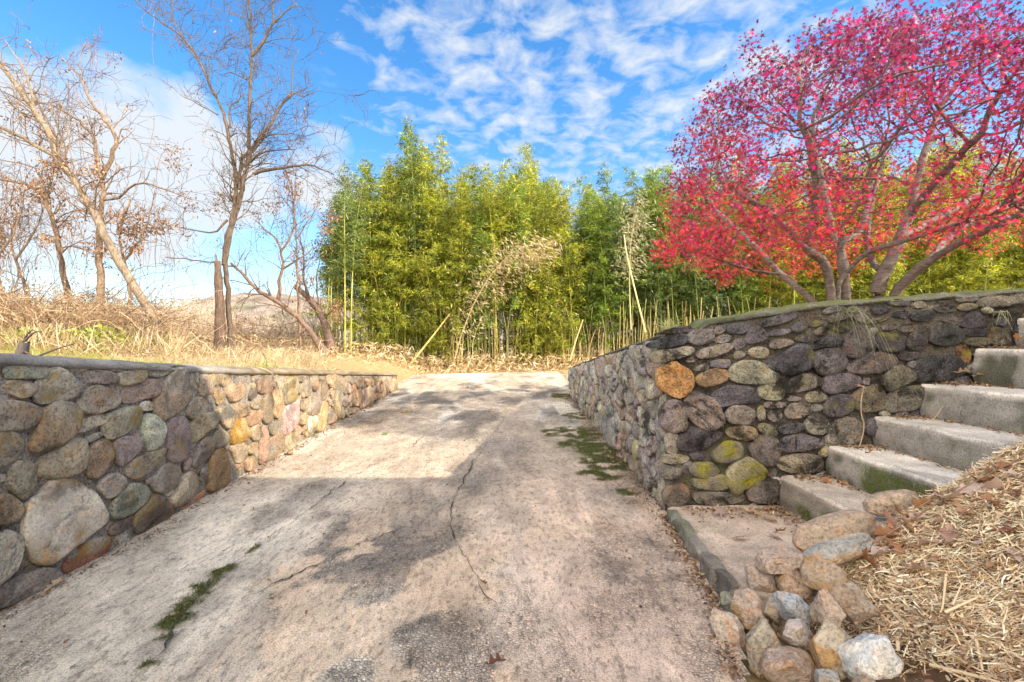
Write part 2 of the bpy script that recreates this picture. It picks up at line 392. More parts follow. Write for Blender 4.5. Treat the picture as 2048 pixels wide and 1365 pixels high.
Zd = zdrive(Y) + .004 * nB + .0035 * agg * nD + .012 * moss * (.6 + .4 * nD)
f = grid_faces(len(dx), len(dy))
xe = lambda y: np.interp(y, [-2, 1.2, 1.69, 2.1, 3.1, 8.6, 8.8], [.75, .78, .84, 1.0, 1.16, 1.2, 5.3])
far = np.interp(X, [-2.8, 1.6, 5.2], [11.7, 13.3, 14.4]) + .15 * fbm(X * 2, Y * 0, 0, 41)
ok = (X < xe(Y)) & (Y < far) & (X > np.where(Y < 9.3, -2.3, -2.9 + .1 * fbm(Y * 2, X * 0, 0, 43)))
keep = ok.ravel()[f].all(1)
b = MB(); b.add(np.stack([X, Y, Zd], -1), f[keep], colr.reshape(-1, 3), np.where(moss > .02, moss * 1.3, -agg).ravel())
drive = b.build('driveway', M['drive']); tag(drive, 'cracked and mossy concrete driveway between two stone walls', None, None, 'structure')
mi = np.where((moss > .35) & ok); r = RS(66); pk = r.randint(len(mi[0]), size=26000); mi = (mi[0][pk], mi[1][pk]); MOSS_P = np.stack([X[mi] + r.uniform(-.016, .016, len(pk)), Y[mi] + r.uniform(-.016, .016, len(pk)), Zd[mi] - .002], 1)
cracks = [[(300, 1330), (345, 1250), (400, 1190), (470, 1125), (520, 1090), (585, 1050), (640, 1005), (700, 957), (760, 925), (815, 900), (850, 872), (900, 855)],
          [(1000, 1230), (950, 1160), (905, 1070), (898, 1030), (925, 965), (960, 905), (1000, 850), (1012, 835)], [(470, 1215), (560, 1165), (640, 1130), (740, 1080), (830, 1050)],
          [(760, 790), (900, 800), (1040, 796), (1130, 812)], [(905, 848), (935, 825), (1000, 812)], [(740, 855), (800, 820), (830, 795)]]
for ci, cp in enumerate(cracks):
    p = np.array([px_to_drive(*q) for q in cp]); p = resample(p, 26 * len(cp) // 4)
    rr = RS(ci); p[1:-1] += rr.normal(0, .013, p[1:-1].shape)
    p = resample(p, len(p) * 2); p[1:-1] += rr.normal(0, .005, p[1:-1].shape)
    d = np.gradient(p, axis=0); d /= np.linalg.norm(d, axis=1, keepdims=True); nrm = np.stack([-d[:, 1], d[:, 0]], 1)
    wd = (.0042 * np.clip(vnoise(np.arange(len(p)) * .3, 0, 0, ci) * 1.3 + .45, .12, 1) * (.4 + rr.rand(len(p))) + .0009)[:, None] * np.minimum(1, np.minimum(np.arange(len(p)), np.arange(len(p))[::-1]) / 4.0)[:, None] * (1.0 if ci < 3 else .8)
    q = np.stack([p - nrm * wd, p + nrm * wd], 1)
    z = zdrive(q[..., 1]) + .0085
    v = np.concatenate([q, z[..., None]], -1)
    b = MB(); b.add(v, grid_faces(len(p), 2), (.05, .045, .035)); b.build('crack', M['crack'], drive)

# ------------------------------------------------------------------ stones of the walls
def chaikin(p, k=2):
    for _ in range(k):
        q = np.roll(p, -1, axis=0); p = np.stack([.75 * p + .25 * q, .25 * p + .75 * q], 1).reshape(-1, p.shape[1])
    return p
RING = [(1.0, -.3), (1.0, .38), (.975, .68), (.925, .88), (.80, .97), (.56, 1.0), (.28, 1.02)]
def stone(poly, depth, seed, rough=.012, ang=False, n=30):
    p = np.asarray(poly, float); p = p.mean(0) + (p - p.mean(0)) * (1.0 if ang else 1.09); p = chaikin(p, 1); p = resample(p, n, True); c = p.mean(0); th_ = np.arctan2(p[:, 1] - c[1], p[:, 0] - c[0]); p = c + (p - c) * (1 + .15 * fbm(np.cos(th_) * 1.9 + seed, np.sin(th_) * 1.6, seed * .37, seed + 2, 3))[:, None]
    area = .5 * np.sum(p[:, 0] * np.roll(p[:, 1], -1) - np.roll(p[:, 0], -1) * p[:, 1])
    if area < 0: p = p[::-1]
    rings = []; ring = RING if not ang else [(1.0, -.25), (1.0, .5), (.97, .8), (.90, .95), (.70, 1.0), (.45, 1.0), (.2, 1.0)]
    r = RS(seed); tilt = r.normal(0, .25, 2)
    size = math.sqrt(abs(area))
    for s_, h in ring:
        q = c + (p - c) * s_
        nz = fbm(q[:, 0] * 11 + seed, q[:, 1] * 11, h * 2, seed, 3) * 1.3
        lump = vnoise(q[:, 0] * 2.2 / size + seed, q[:, 1] * 2.2 / size, 0, seed + 5)
        fac = 1.15 * np.abs(vnoise(q[:, 0] * 1.5 / size - seed, q[:, 1] * 1.5 / size, 0, seed + 8)); wv = depth * h * (1 + .22 * lump - .45 * fac) + (rough * nz) * (h > 0) + h * ((q - c) @ tilt) * .22
        jit = 1 + .04 * fbm(q[:, 0] * 14, q[:, 1] * 14, seed, 3)[:, None]
        rings.append(np.concatenate([c + (q - c) * jit, wv[:, None]], 1))
    v = np.concatenate(rings + [np.array([[c[0], c[1], depth * (1 + .1 * r.rand())]])])
    k = len(rings); f = grid_faces(k, n, True); f = f[:, ::-1]
    last = (k - 1) * n
    t = np.array([[k * n, last + (j + 1) % n, last + j] for j in range(n)])[:, ::-1]
    return v, [f[:, ::-1], t]

def inside(P, x, y):
    r = np.zeros(np.broadcast(x, y).shape, bool); m = len(P)
    for i in range(m):
        x0, y0 = P[i]; x1, y1 = P[(i + 1) % m]
        if y0 == y1: continue
        r ^= ((y0 > y) != (y1 > y)) & (x < (x1 - x0) * (y - y0) / (y1 - y0) + x0)
    return r

def clip_half(poly, a, nrm):
    out = []; m = len(poly)
    for i in range(m):
        p, q = poly[i], poly[(i + 1) % m]; dp, dq = np.dot(p - a, nrm), np.dot(q - a, nrm)
        if dp <= 0: out.append(p)
        if dp * dq < 0: out.append(p + (q - p) * dp / (dp - dq))
    return out

def voronoi_stones(u0, u1, lo, hi, su, sv, seed, gap=.012):
    """rubble courses: relaxed cells inside u0..u1, lo(u)..hi(u)"""
    r = RS(seed); pts = []; vv0 = 0
    u = u0
    rows = []
    hmax = max(float(hi(t)) for t in np.linspace(u0, u1, 9)); lmin = min(float(lo(t)) for t in np.linspace(u0, u1, 9))
    v = lmin
    k = 0
    while v < hmax:
        uu = u0 + (k % 2) * su * .5
        while uu < u1:
            pts.append((uu + r.uniform(-.38, .38) * su, v + sv * .5 + r.uniform(-.38, .38) * sv)); uu += su * r.uniform(.65, 1.45)
        v += sv * r.uniform(.8, 1.15); k += 1
    pts = np.array([q for q in pts if lo(q[0]) + .02 < q[1] < hi(q[0]) - .02])
    S = np.array([1 / su, 1 / sv]); out = []
    for i, c in enumerate(pts):
        poly = [np.array(q, float) for q in ((u0, lo(c[0])), (u1, lo(c[0])), (u1, hi(c[0])), (u0, hi(c[0])))]
        d = ((pts - c) * S); o = np.argsort((d ** 2).sum(1))[1:14]
        for j in o:
            nrm = (pts[j] - c) * S * S; poly = clip_half(poly, (pts[j] + c) / 2, nrm)
            if len(poly) < 3: break
        if len(poly) < 3: continue
        P = np.array(poly); cc = P.mean(0)
        ext = P.max(0) - P.min(0)
        if min(ext) < .03: continue
        P = cc + (P - cc) * np.maximum(.5, 1 - 2 * gap / np.maximum(ext, .01))
        out.append(P)
    return out

def fill_gaps(polys, u0, u1, lo, hi, seed, sizes=(.055, .042, .03, .022)):
    res = .012; us = np.arange(u0, u1, res); vs = np.arange(float(min(lo(u0), lo(u1))), float(max(hi(u0), hi(u1))) + .01, res)
    U, V = np.meshgrid(us, vs, indexing='ij'); occ = (V < lo(U) + .01) | (V > hi(U) - .015)
    for P in polys:
        m = (us >= P[:, 0].min()) & (us <= P[:, 0].max()); i = np.where(m)[0]
        if len(i) == 0: continue
        sl_ = slice(i[0], i[-1] + 1); occ[sl_] |= inside(P, U[sl_], V[sl_])
    r = RS(seed); out = []
    for rad in sizes:
        for _ in range(1500):
            i, j = r.randint(len(us)), r.randint(len(vs))
            if occ[i, j]: continue
            asp = r.uniform(1.0, 1.9); th = r.normal(0, .3)
            a, c_ = rad * asp, rad
            t = np.linspace(0, 2 * math.pi, 14, endpoint=False); rr = 1 + .12 * r.normal(size=14)
            def ell(k):
                e = np.stack([a * k * np.cos(t) * rr, c_ * k * np.sin(t) * rr], 1)
                R2 = np.array([[math.cos(th), math.sin(th)], [-math.sin(th), math.cos(th)]]); return e @ R2 + (us[i], vs[j])
            E = ell(1.12); ii = ((E[:, 0] - u0) / res).astype(int); jj = ((E[:, 1] - vs[0]) / res).astype(int)
            if ii.min() < 0 or jj.min() < 0 or ii.max() >= len(us) or jj.max() >= len(vs): continue
            if occ[ii, jj].any(): continue
            P = ell(1.0); out.append(P)
            m = slice(ii.min(), ii.max() + 1); occ[m] |= inside(ell(1.1), U[m], V[m])
    return out

def P_(txt): return [np.array([float(t) for t in q.split()]).reshape(-1, 2) for q in txt.strip().split('\n')]
CROP = dict(A=(0, 690, 5.1125), B=(0, 940, 5.1125), C=(380, 720, 4.876), D=(1280, 640, 5.1125), F=(1280, 800, 5.1125), E=(1640, 560, 5.0196))
LEFT = {'A': '''65 270 95 205 260 190 420 205 460 260 430 320 390 340 230 340 90 345
480 225 530 195 600 175 640 190 620 215 540 235
350 470 420 330 540 240 640 280 740 370 780 430 740 510 620 555 480 590 380 585
60 420 100 370 200 370 310 395 345 445 320 510 200 545 90 490
680 240 740 205 860 220 875 250 820 275 720 270
870 240 930 210 1080 195 1120 205 1100 230 960 250
820 350 850 290 920 260 1060 265 1150 305 1185 345 1150 385 1000 395 860 395
1115 240 1160 215 1290 220 1300 250 1240 275 1150 270
1200 310 1230 280 1340 265 1440 200 1480 240 1490 330 1420 375 1290 410 1220 390
1490 260 1530 225 1660 220 1705 245 1700 295 1620 325 1530 325
1220 500 1280 420 1420 375 1590 360 1620 400 1610 500 1480 550 1300 585 1240 550
780 640 850 480 960 425 1080 450 1180 520 1195 580 1130 645 1000 690 880 700
1560 590 1640 430 1740 290 1850 250 1890 320 1910 480 1890 600 1780 700 1650 745 1580 680
1440 610 1470 575 1530 580 1565 630 1540 665 1470 675 1440 650
-120 600 150 580 320 620 375 680 360 770 250 845 -120 870
310 1030 380 820 400 700 470 660 590 590 700 610 780 680 760 800 720 900 560 1000 400 1085 320 1085
735 860 770 790 860 760 1000 710 1060 750 1040 800 900 860 780 900
1050 820 1080 710 1200 670 1380 635 1425 690 1420 780 1330 860 1180 940 1080 940
845 980 900 925 1030 890 1045 925 980 970 880 1005
1455 800 1490 720 1560 740 1650 830 1655 900 1600 1030 1490 1075 1465 950
-90 920 120 910 190 980 200 1090 130 1180 -90 1270
385 1240 440 1130 580 1060 660 980 780 965 850 1030 855 1150 800 1290 650 1340 470 1350 390 1320
870 1130 930 1050 1030 975 1110 1040 1130 1120 1060 1290 960 1355 880 1310
1160 1090 1180 980 1290 940 1380 960 1415 1020 1350 1130 1220 1235 1185 1200
1300 1260 1350 1160 1440 1140 1580 1080 1640 1060 1640 1150 1560 1260 1420 1360 1320 1345
1690 950 1710 790 1790 735 1880 790 1910 900 1900 1050 1830 1160 1730 1200 1690 1100
1930 300 1980 255 2010 290 1995 420 2000 500 1950 520 1920 480
1730 260 1760 215 1850 215 1880 235 1800 250 1740 285
1870 1230 1900 1160 1945 1170 1930 1260 1880 1290''',
'B': '''65 120 90 20 180 -80 320 -50 350 80 320 200 250 285 180 270 90 180
250 600 260 420 270 310 400 240 470 110 700 105 800 140 920 250 1000 370 1080 470 1090 530 950 620 830 720 700 800 600 870 490 945 380 945 300 830 255 740
1010 140 1060 70 1160 40 1240 80 1250 160 1190 240 1090 285 1030 230
1115 430 1180 300 1280 180 1400 140 1480 190 1480 280 1400 380 1280 470 1160 500
1540 120 1600 20 1700 -60 1790 -110 1800 20 1760 130 1680 220 1590 220
1725 310 1780 200 1880 50 1960 35 2010 100 1990 220 1880 310 1780 360
1365 570 1400 430 1500 290 1600 270 1700 380 1740 440 1690 520 1540 600 1440 660
1120 590 1200 530 1320 490 1350 460 1360 540 1270 620 1130 680
1165 720 1200 680 1230 700 1220 740 1175 765
650 1010 690 890 820 780 950 710 1080 680 1110 740 1040 850 900 940 690 1070
-90 420 0 250 120 270 200 350 210 420 130 530 -90 560
-90 900 0 650 150 650 210 720 200 880 130 1050 -90 1180
-40 1250 100 1140 280 1070 450 1000 540 1050 600 1110 400 1220 200 1330 -40 1400
1830 420 1930 330 2045 230 2100 200 2050 300 1960 380
-90 70 30 40 70 80 20 125 -90 140''',
'C': '''-40 520 -10 400 40 365 100 370 155 470 100 540 10 580
10 700 20 610 90 530 200 515 250 560 220 650 120 710 70 780 20 800
20 960 50 850 120 770 200 755 215 850 150 980 40 1045 10 1010
165 1270 180 1100 200 960 230 880 340 845 360 950 385 1080 370 1200 240 1280
210 790 240 700 310 685 370 740 350 810 270 850 220 840
100 1180 110 1080 140 1045 150 1100 125 1225
390 760 410 600 450 575 530 570 570 700 560 780 480 815 400 830
260 540 280 470 350 445 405 500 400 600 360 670 290 620
400 500 430 430 500 420 575 470 560 530 450 575 415 550
345 340 360 260 400 220 430 270 500 215 545 290 520 350 400 410
210 350 230 280 290 290 325 360 300 420 250 445
65 270 110 180 160 175 205 260 200 320 120 365 80 330
545 590 580 510 650 500 700 510 690 580 600 640 560 635
640 300 660 190 740 160 790 220 790 310 700 330
700 560 715 340 770 340 800 430 790 580 740 615
795 500 800 330 860 300 890 360 880 500 830 570
585 730 600 660 650 635 680 680 660 770 620 790
390 900 400 840 540 815 540 900 520 960 440 1020
545 880 570 830 650 800 665 850 620 910 560 920
530 1070 540 960 630 950 645 1050 560 1090
770 700 780 620 840 595 855 650 800 740
670 900 690 720 720 650 750 720 730 960 680 1010
725 960 760 800 830 710 880 740 870 900 740 990
890 690 895 470 1040 390 1060 420 1055 640 900 740
900 880 910 790 970 700 1005 740 1005 840 930 890
905 400 920 240 950 190 1010 180 1030 260 1000 390 930 440
1065 470 1080 390 1150 370 1160 440 1110 500
1010 720 1030 650 1070 650 1070 720 1020 760
1140 700 1145 560 1230 540 1230 640 1170 710
1170 540 1190 320 1250 310 1260 430 1220 520
1220 690 1240 480 1290 400 1325 430 1310 620 1270 680
1310 610 1330 530 1400 500 1420 590 1340 630
1270 390 1280 230 1320 190 1325 290 1300 400
1330 250 1330 140 1400 130 1430 200 1400 280
1400 540 1410 270 1500 260 1510 400 1470 550
150 180 200 140 280 150 270 230 210 260
290 250 300 170 370 150 385 210 330 270
1040 190 1060 150 1110 165 1100 210 1060 215
1100 300 1120 220 1160 210 1170 320 1120 370
1180 280 1200 200 1240 210 1240 290 1200 310
570 370 590 290 640 280 650 350 600 390
590 440 640 390 700 400 690 470 620 490'''}
FRONT = {'D': '''165 600 190 490 330 435 430 490 520 530 545 620 520 720 430 795 300 760 180 700
200 950 240 870 340 830 430 850 460 950 460 1100 340 1140 240 1110
470 930 490 800 560 740 680 790 790 860 830 950 830 1040 700 1105 560 1050
740 790 800 710 950 680 1120 690 1180 760 1170 840 1000 850 850 870 770 850
880 980 930 890 1050 880 1160 930 1165 1010 1080 1065 930 1050
930 560 960 480 1080 425 1230 440 1350 540 1380 610 1300 645 1080 640 960 610
1340 460 1400 380 1500 330 1590 260 1700 280 1750 380 1720 480 1600 540 1400 540
570 620 620 560 730 510 860 510 900 570 870 620 760 660 660 680
130 400 160 330 340 300 480 275 540 310 510 360 350 400 200 440
80 250 200 200 380 150 480 170 500 220 400 260 250 285 120 280
180 140 240 110 380 75 500 70 500 120 380 135 230 150
505 170 540 110 720 100 740 150 720 230 600 255 530 240
740 90 790 45 860 60 870 110 800 150 750 130
880 100 920 45 1100 25 1130 70 1080 130 940 145
765 200 820 155 910 155 930 190 890 230 790 235
600 340 680 290 850 250 920 260 910 310 820 360 680 390 610 380
1080 190 1110 110 1190 70 1270 120 1285 190 1200 230 1110 240
1290 140 1340 115 1500 90 1530 120 1500 150 1340 165
1330 260 1380 205 1500 200 1560 230 1520 260 1380 300
1115 330 1160 285 1260 280 1310 320 1290 380 1170 390
715 450 760 415 890 405 915 440 890 490 760 490
540 500 600 465 690 460 690 510 570 520
460 410 510 380 570 400 540 430 480 435
940 380 970 320 1050 320 1070 360 1000 400
945 260 960 200 1040 190 1070 240 1030 290 960 300
1210 740 1240 680 1370 660 1450 710 1460 780 1370 820 1250 800
1480 690 1530 610 1700 545 1800 590 1850 640 1760 690 1520 755
1270 860 1330 835 1470 845 1470 890 1370 905 1290 895
1195 960 1215 890 1270 890 1275 1010 1215 1040
1310 970 1350 930 1430 940 1450 990 1390 1040 1320 1020
1490 960 1510 880 1600 855 1700 890 1715 960 1620 1010 1510 1010
1690 790 1740 735 1830 735 1910 790 1850 830 1720 840
1490 800 1560 775 1640 800 1590 830 1510 825
1740 900 1790 865 1870 880 1850 930 1770 935
1200 1110 1240 1065 1330 1075 1390 1140 1360 1190 1260 1170
1420 1110 1470 1070 1640 1055 1650 1120 1500 1170 1430 1150
1680 1080 1740 990 1850 980 1910 1060 1890 1150 1790 1170 1700 1130
900 1150 940 1095 1100 1090 1180 1130 1190 1200 1100 1230 950 1210
385 1220 430 1140 560 1110 800 1140 800 1220 650 1300 500 1345 410 1300
1420 1290 1480 1210 1650 1170 1820 1220 1840 1290 1700 1335 1450 1345
1590 190 1660 150 1740 170 1720 220 1620 220
1750 260 1800 215 1960 170 2050 190 2040 250 1900 280 1770 295
1770 430 1800 330 1950 310 2050 330 2080 450 2000 540 1820 550
1865 680 1900 580 2000 550 2160 560 2240 610 2200 680 2000 750 1900 750
1890 890 1930 800 2050 770 2140 810 2130 930 2020 985 1910 970
1540 80 1590 30 1680 40 1690 90 1620 125 1560 115
1720 40 1790 -10 1870 0 1860 50 1760 75
1780 130 1840 75 1930 90 1920 140 1820 165
1230 40 1300 -10 1500 -60 1590 -80 1600 -40 1450 40 1280 70''',
'F': '''520 700 580 650 720 640 800 720 770 780 650 790 560 780
540 800 700 800 840 770 885 850 850 910 700 920 580 890
890 760 930 680 1050 600 1180 640 1260 710 1240 800 1120 880 950 940 920 850
740 600 780 500 900 430 1020 450 1040 560 950 620 800 640
1130 480 1200 400 1290 370 1390 420 1415 540 1390 640 1300 680 1180 610
1430 640 1500 580 1700 545 1820 600 1850 700 1700 745 1480 730
1090 940 1150 870 1290 835 1380 910 1390 1000 1300 1050 1140 1030
220 970 260 890 340 870 450 860 495 950 480 1040 380 1110 280 1100
200 600 250 560 450 565 500 610 400 650 240 640
200 740 230 680 400 700 425 760 370 800 250 800
255 440 270 340 370 340 390 460 370 540 280 540
1280 730 1340 690 1390 720 1370 790 1300 780
1890 420 1930 300 2040 190 2200 200 2250 330 2200 430 1960 450
520 960 700 940 860 950 1000 960 1060 1010 900 1060 600 1060''',
'E': '''225 700 240 560 330 500 430 500 520 600 530 690 460 760 300 770
535 640 590 560 720 530 810 590 835 660 800 710 680 720 580 690
330 860 420 780 560 730 700 760 750 810 730 880 600 920 420 940 300 920
620 1060 650 950 760 860 880 900 910 980 860 1030 720 1110
920 940 960 830 1100 770 1330 780 1400 870 1380 950 1200 1000 960 1020
640 1230 680 1150 860 1080 980 1060 1010 1180 960 1270 800 1320 650 1310
330 1200 400 1110 560 1060 620 1120 625 1260 540 1310 380 1310
520 300 570 260 680 270 680 310 560 350
660 220 760 190 900 220 880 260 720 265
910 250 980 215 1070 240 1060 275 950 285
740 370 760 320 860 310 880 360 810 390
912 390 930 330 1100 310 1140 350 1090 400 960 420
1130 290 1170 260 1340 265 1350 310 1200 330
780 500 830 450 950 440 960 490 860 530
880 650 920 520 1000 470 1040 500 1060 640 1000 700 900 690
1090 600 1120 480 1230 440 1380 490 1410 580 1330 650 1150 640
1230 430 1250 370 1330 370 1390 430 1370 470
1390 430 1450 370 1540 320 1640 390 1650 450 1560 480 1430 470
1420 520 1450 485 1680 490 1700 540 1560 565 1440 555
1690 640 1710 500 1800 480 1890 560 1910 640
1440 640 1480 590 1680 580 1690 650 1560 670
1720 360 1760 310 1960 300 1990 340 1880 370
1590 250 1620 190 1800 150 2040 150 2060 220 1900 260 1700 275
1370 290 1420 240 1550 240 1560 280 1450 320
1360 200 1420 170 1580 170 1560 210 1420 230
1950 520 1990 430 2100 420 2140 560 2060 640 1980 640
770 770 850 730 970 730 980 780 860 820
600 480 660 450 750 445 755 490 640 510
460 540 500 490 580 480 560 530 500 580
1360 680 1420 640 1510 690 1470 860 1410 840
80 390 130 350 200 320 320 320 330 370 220 400 110 430
120 500 180 450 270 470 280 500 200 530
450 440 520 390 680 360 690 390 560 430
60 1300 90 1180 200 1150 310 1180 320 1290 200 1360
30 330 60 280 190 270 190 310 80 345'''}
def to_left(P, key):
    ox, oy, s = CROP[key]; px = ox + P[:, 0] / s; py = oy + P[:, 1] / s
    y = -XL * F / (1024 - px); return np.stack([y, CAMZ - (py - 682.5) / F * y], 1)
def to_front(P, key):
    ox, oy, s = CROP[key]; px = ox + P[:, 0] / s; py = oy + P[:, 1] / s
    return np.stack([(px - 1024) / F * YF, CAMZ - (py - 682.5) / F * YF], 1)

PAL_L = [(.25, .24, .20), (.30, .27, .20), (.22, .20, .17), (.33, .30, .24), (.27, .235, .17), (.20, .165, .145), (.32, .25, .17), (.24, .225, .20)]
PAL_LC = [(.33, .23, .135), (.27, .205, .135), (.34, .255, .155), (.22, .17, .115), (.29, .19, .12), (.24, .195, .145)]  # sunlit stretch of the left wall: warm sunlight and clay dust put into colour
PAL_R = [(.24, .20, .165), (.17, .145, .155), (.30, .26, .19), (.34, .29, .18), (.13, .112, .125), (.27, .24, .19), (.22, .18, .145), (.10, .092, .105)]
PAL_S = [(.30, .28, .25), (.26, .235, .20), (.36, .33, .29), (.32, .26, .20), (.23, .20, .20), (.38, .34, .27)]
def shade_stone(v, base, seed, second=None, band=None):
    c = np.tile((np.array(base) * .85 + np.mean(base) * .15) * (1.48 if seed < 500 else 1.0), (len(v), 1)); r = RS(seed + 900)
    t = fbm(v[:, 0] * 7 + seed, v[:, 1] * 7, 0, seed, 3)
    c = c * (1 + .35 * t[:, None])
    tint = np.array([1 + r.normal(0, .05), 1, 1 + r.normal(0, .06)]); c = c * tint
    if second is not None:
        k = sstep(-.05, .25, fbm(v[:, 0] * 5 + seed, v[:, 1] * 5, 3, seed + 1, 3))[:, None]; c = c * (1 - k) + np.array(second) * k
    if band is not None:
        bc, bx, bw = band; d_ = sstep(bw, bw * .6, np.abs(v[:, 0] - bx + .25 * (v[:, 1] - v[:, 1].mean())))[:, None]; c = c * (1 - d_) + np.array(bc) * d_
    return np.clip(c, .02, .8)

# ---- left wall
def wall_map_l(v): return np.stack([XL + v[:, 2], v[:, 0], v[:, 1]], 1)
lw = thing('stone_wall', 'sloping river-stone retaining wall with rounded concrete top and one large white boulder in it', 'wall', (XL - .2, 4.2, .15))
ys = np.r_[np.arange(-1.2, 2, .08), np.arange(2, 6, .03), np.arange(6, 9.3, .05), 9.3]
b = MB(); tt = np.linspace(0, 1, 34)
Yg, T = np.meshgrid(ys, tt, indexing='ij'); lo_ = zdrive(Yg) - .08; hi_ = top_l(Yg) - .05
Zg = lo_ + (hi_ - lo_) * T
Wg = -.002 + .016 * fbm(Yg * 5, Zg * 5, 0, 57, 2) + .016 * fbm(Yg * 16, Zg * 16, 0, 51, 3)
b.add(np.stack([XL + Wg, Yg, Zg], -1), grid_faces(len(ys), len(tt))[:, ::-1], np.stack([.33 + 0 * Wg.ravel(), .31 + 0 * Wg.ravel(), .28 + 0 * Wg.ravel()], 1) * (1 + .4 * fbm(Yg.ravel() * 3, Zg.ravel() * 3, 0, 52))[:, None] + np.array([.04, .01, -.03]) * sstep(3.6, 5.0, Yg.ravel())[:, None], .0)  # mortar colour warmed along the sunlit stretch
v, f = box((XL - .40, -1.2, -.2), (XL - .012, 9.29, .55)); b.add(v, f, (.2, .18, .15))
v = np.array([[XL + .004, 9.3, .25], [XL + .004, 9.3, .58], [XL - .40, 9.3, .58], [XL - .40, 9.3, .25]]); b.add(v, np.array([[0, 1, 2, 3]]), (.25, .22, .17))
b.build('mortar_core', M['mortar'], lw, smooth=True)
b = MB(); prof = [(-.42, -.16), (-.42, -.02), (-.34, .012), (-.2, .016), (-.07, .008), (-.005, -.008), (.022, -.028), (.028, -.042), (.014, -.056), (-.03, -.06)]
pr = smooth_line(np.array(prof), 22); Yg, K = np.meshgrid(ys, np.arange(22), indexing='ij')
px_, pz_ = pr[:, 0][K], pr[:, 1][K]
nz = fbm(Yg * 9, px_ * 14, pz_ * 14, 61, 5, .62)
b.add(np.stack([XL + px_ + .018 * nz + .016 * fbm(Yg * 2.5, 0 * Yg, 0, 63, 3), Yg, top_l(Yg) + pz_ * np.interp(Yg, [4, 9], [1, .75]) + .016 * nz], -1), grid_faces(len(ys), 22)[:, ::-1], np.tile((.25, .24, .22), (Yg.size, 1)) * (1 + .7 * nz.ravel())[:, None] + np.array([.0, -.045, -.09]) * sstep(3.3, 4.6, Yg.ravel())[:, None], .25 * (pz_.ravel() > 0) * (nz.ravel() > .1))  # far part tinted tan-orange, warm sun put into the coping colour
b.build('coping', M['conc'], lw)
polysL = []; specL = []
for key in 'ABC':
    for i, P in enumerate(P_(LEFT[key])): polysL.append(to_left(P, key)); specL.append((key, i))
def_l = {('B', 1): ((.50, .46, .38), (.40, .30, .17), True, 'large white quartz boulder with rusty edges'), ('A', 2): ((.24, .23, .20), None, False, 'grey stone with a broad white band'),
         ('B', 9): ((.20, .075, .06), (.34, .30, .26), True, 'dark red stone at the foot of the wall'), ('B', 13): ((.30, .14, .07), None, True, None), ('B', 6): ((.22, .14, .075), (.17, .14, .12), False, None),
         ('C', 6): ((.46, .33, .13), (.40, .24, .06), True, 'yellow-orange lichen stained stone'), ('C', 23): ((.42, .31, .27), None, True, 'flat pinkish diamond shaped stone'), ('C', 3): ((.25, .17, .085), None, True, None),
         ('A', 19): ((.36, .36, .30), None, False, None), ('A', 13): ((.38, .38, .33), None, False, None), ('A', 25): ((.19, .16, .145), None, False, None), ('A', 22): ((.24, .165, .12), (.17, .13, .12), False, None),
         ('A', 23): ((.22, .165, .145), None, False, None), ('A', 12): ((.28, .22, .14), (.33, .30, .26), False, None), ('C', 28): ((.52, .42, .29), None, True, None), ('C', 30): ((.40, .28, .15), None, False, None)}
for k, (P, sp_) in enumerate(zip(polysL, specL)):
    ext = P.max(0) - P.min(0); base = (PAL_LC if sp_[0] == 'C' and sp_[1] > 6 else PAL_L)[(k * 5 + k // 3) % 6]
    sec = PAL_L[(k * 3 + 1) % 8] if k % 3 == 0 else None; ang = False; lab = None
    if sp_ in def_l: base, sec, ang, lab = def_l[sp_]
    dep = min(.05, .24 * min(ext)) * (.7 if ang else 1.0)
    c = P.mean(0); P = c + (P - c) * 1.06
    v, f = stone(P, dep * .9, k + 1, .012 if ang else .008, ang, 36)
    band = ((.46, .44, .38), c[0] + .02, .065) if sp_ == ('A', 2) else None
    mo = np.clip(fbm(v[:, 0] * 6 + k, v[:, 1] * 6, 0, k + 70) * 2.0 - .55, 0, 1) * (.0 if lab and 'quartz' in lab else 1.0)
    cs = shade_stone(v, base, k, sec, band)
    if sp_[0] == 'C': cs = np.clip(cs * .86, 0, .6)
    b = MB(); b.add(wall_map_l(v), f, cs, mo); o = b.build('stone', M['quartz' if lab and 'quartz' in lab else 'stoneL'], lw)
    if lab: o['label'] = lab
extra = voronoi_stones(6.25, 9.28, lambda u: zdrive(u) + .0, lambda u: top_l(u) - .09, .21, .15, 3)
extra += voronoi_stones(.4, 2.0, lambda u: zdrive(u), lambda u: top_l(u) - .11, .22, .17, 4)
extra = [P for P in extra if not (2.0 < P[:, 0].max() and P[:, 0].mean() < 2.1)]
extra += fill_gaps(polysL + extra, 2.0, 9.25, lambda u: zdrive(u), lambda u: top_l(u) - .10, 5)
extra.sort(key=lambda P: -np.ptp(P[:, 0]) * np.ptp(P[:, 1]) / max(2, P[:, 0].mean()) ** 2 if P[:, 0].mean() > 2 else 1)
bb = MB(); cnt = len(polysL)
for k, P in enumerate(extra):
    ext = np.ptp(P, axis=0); v, f = stone(P, min(.055, .34 * min(ext)), 300 + k, .007, False, 20)
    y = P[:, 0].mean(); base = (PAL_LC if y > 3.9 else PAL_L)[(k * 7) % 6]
    cs = shade_stone(v, base, 300 + k)
    if cnt < 100: b = MB(); b.add(wall_map_l(v), f, cs); b.build('stone', M['stoneL'], lw); cnt += 1
    else: bb.add(wall_map_l(v), f, cs)
tag(bb.build('small_stones', M['stoneL'], lw), None, None, None, 'stuff')

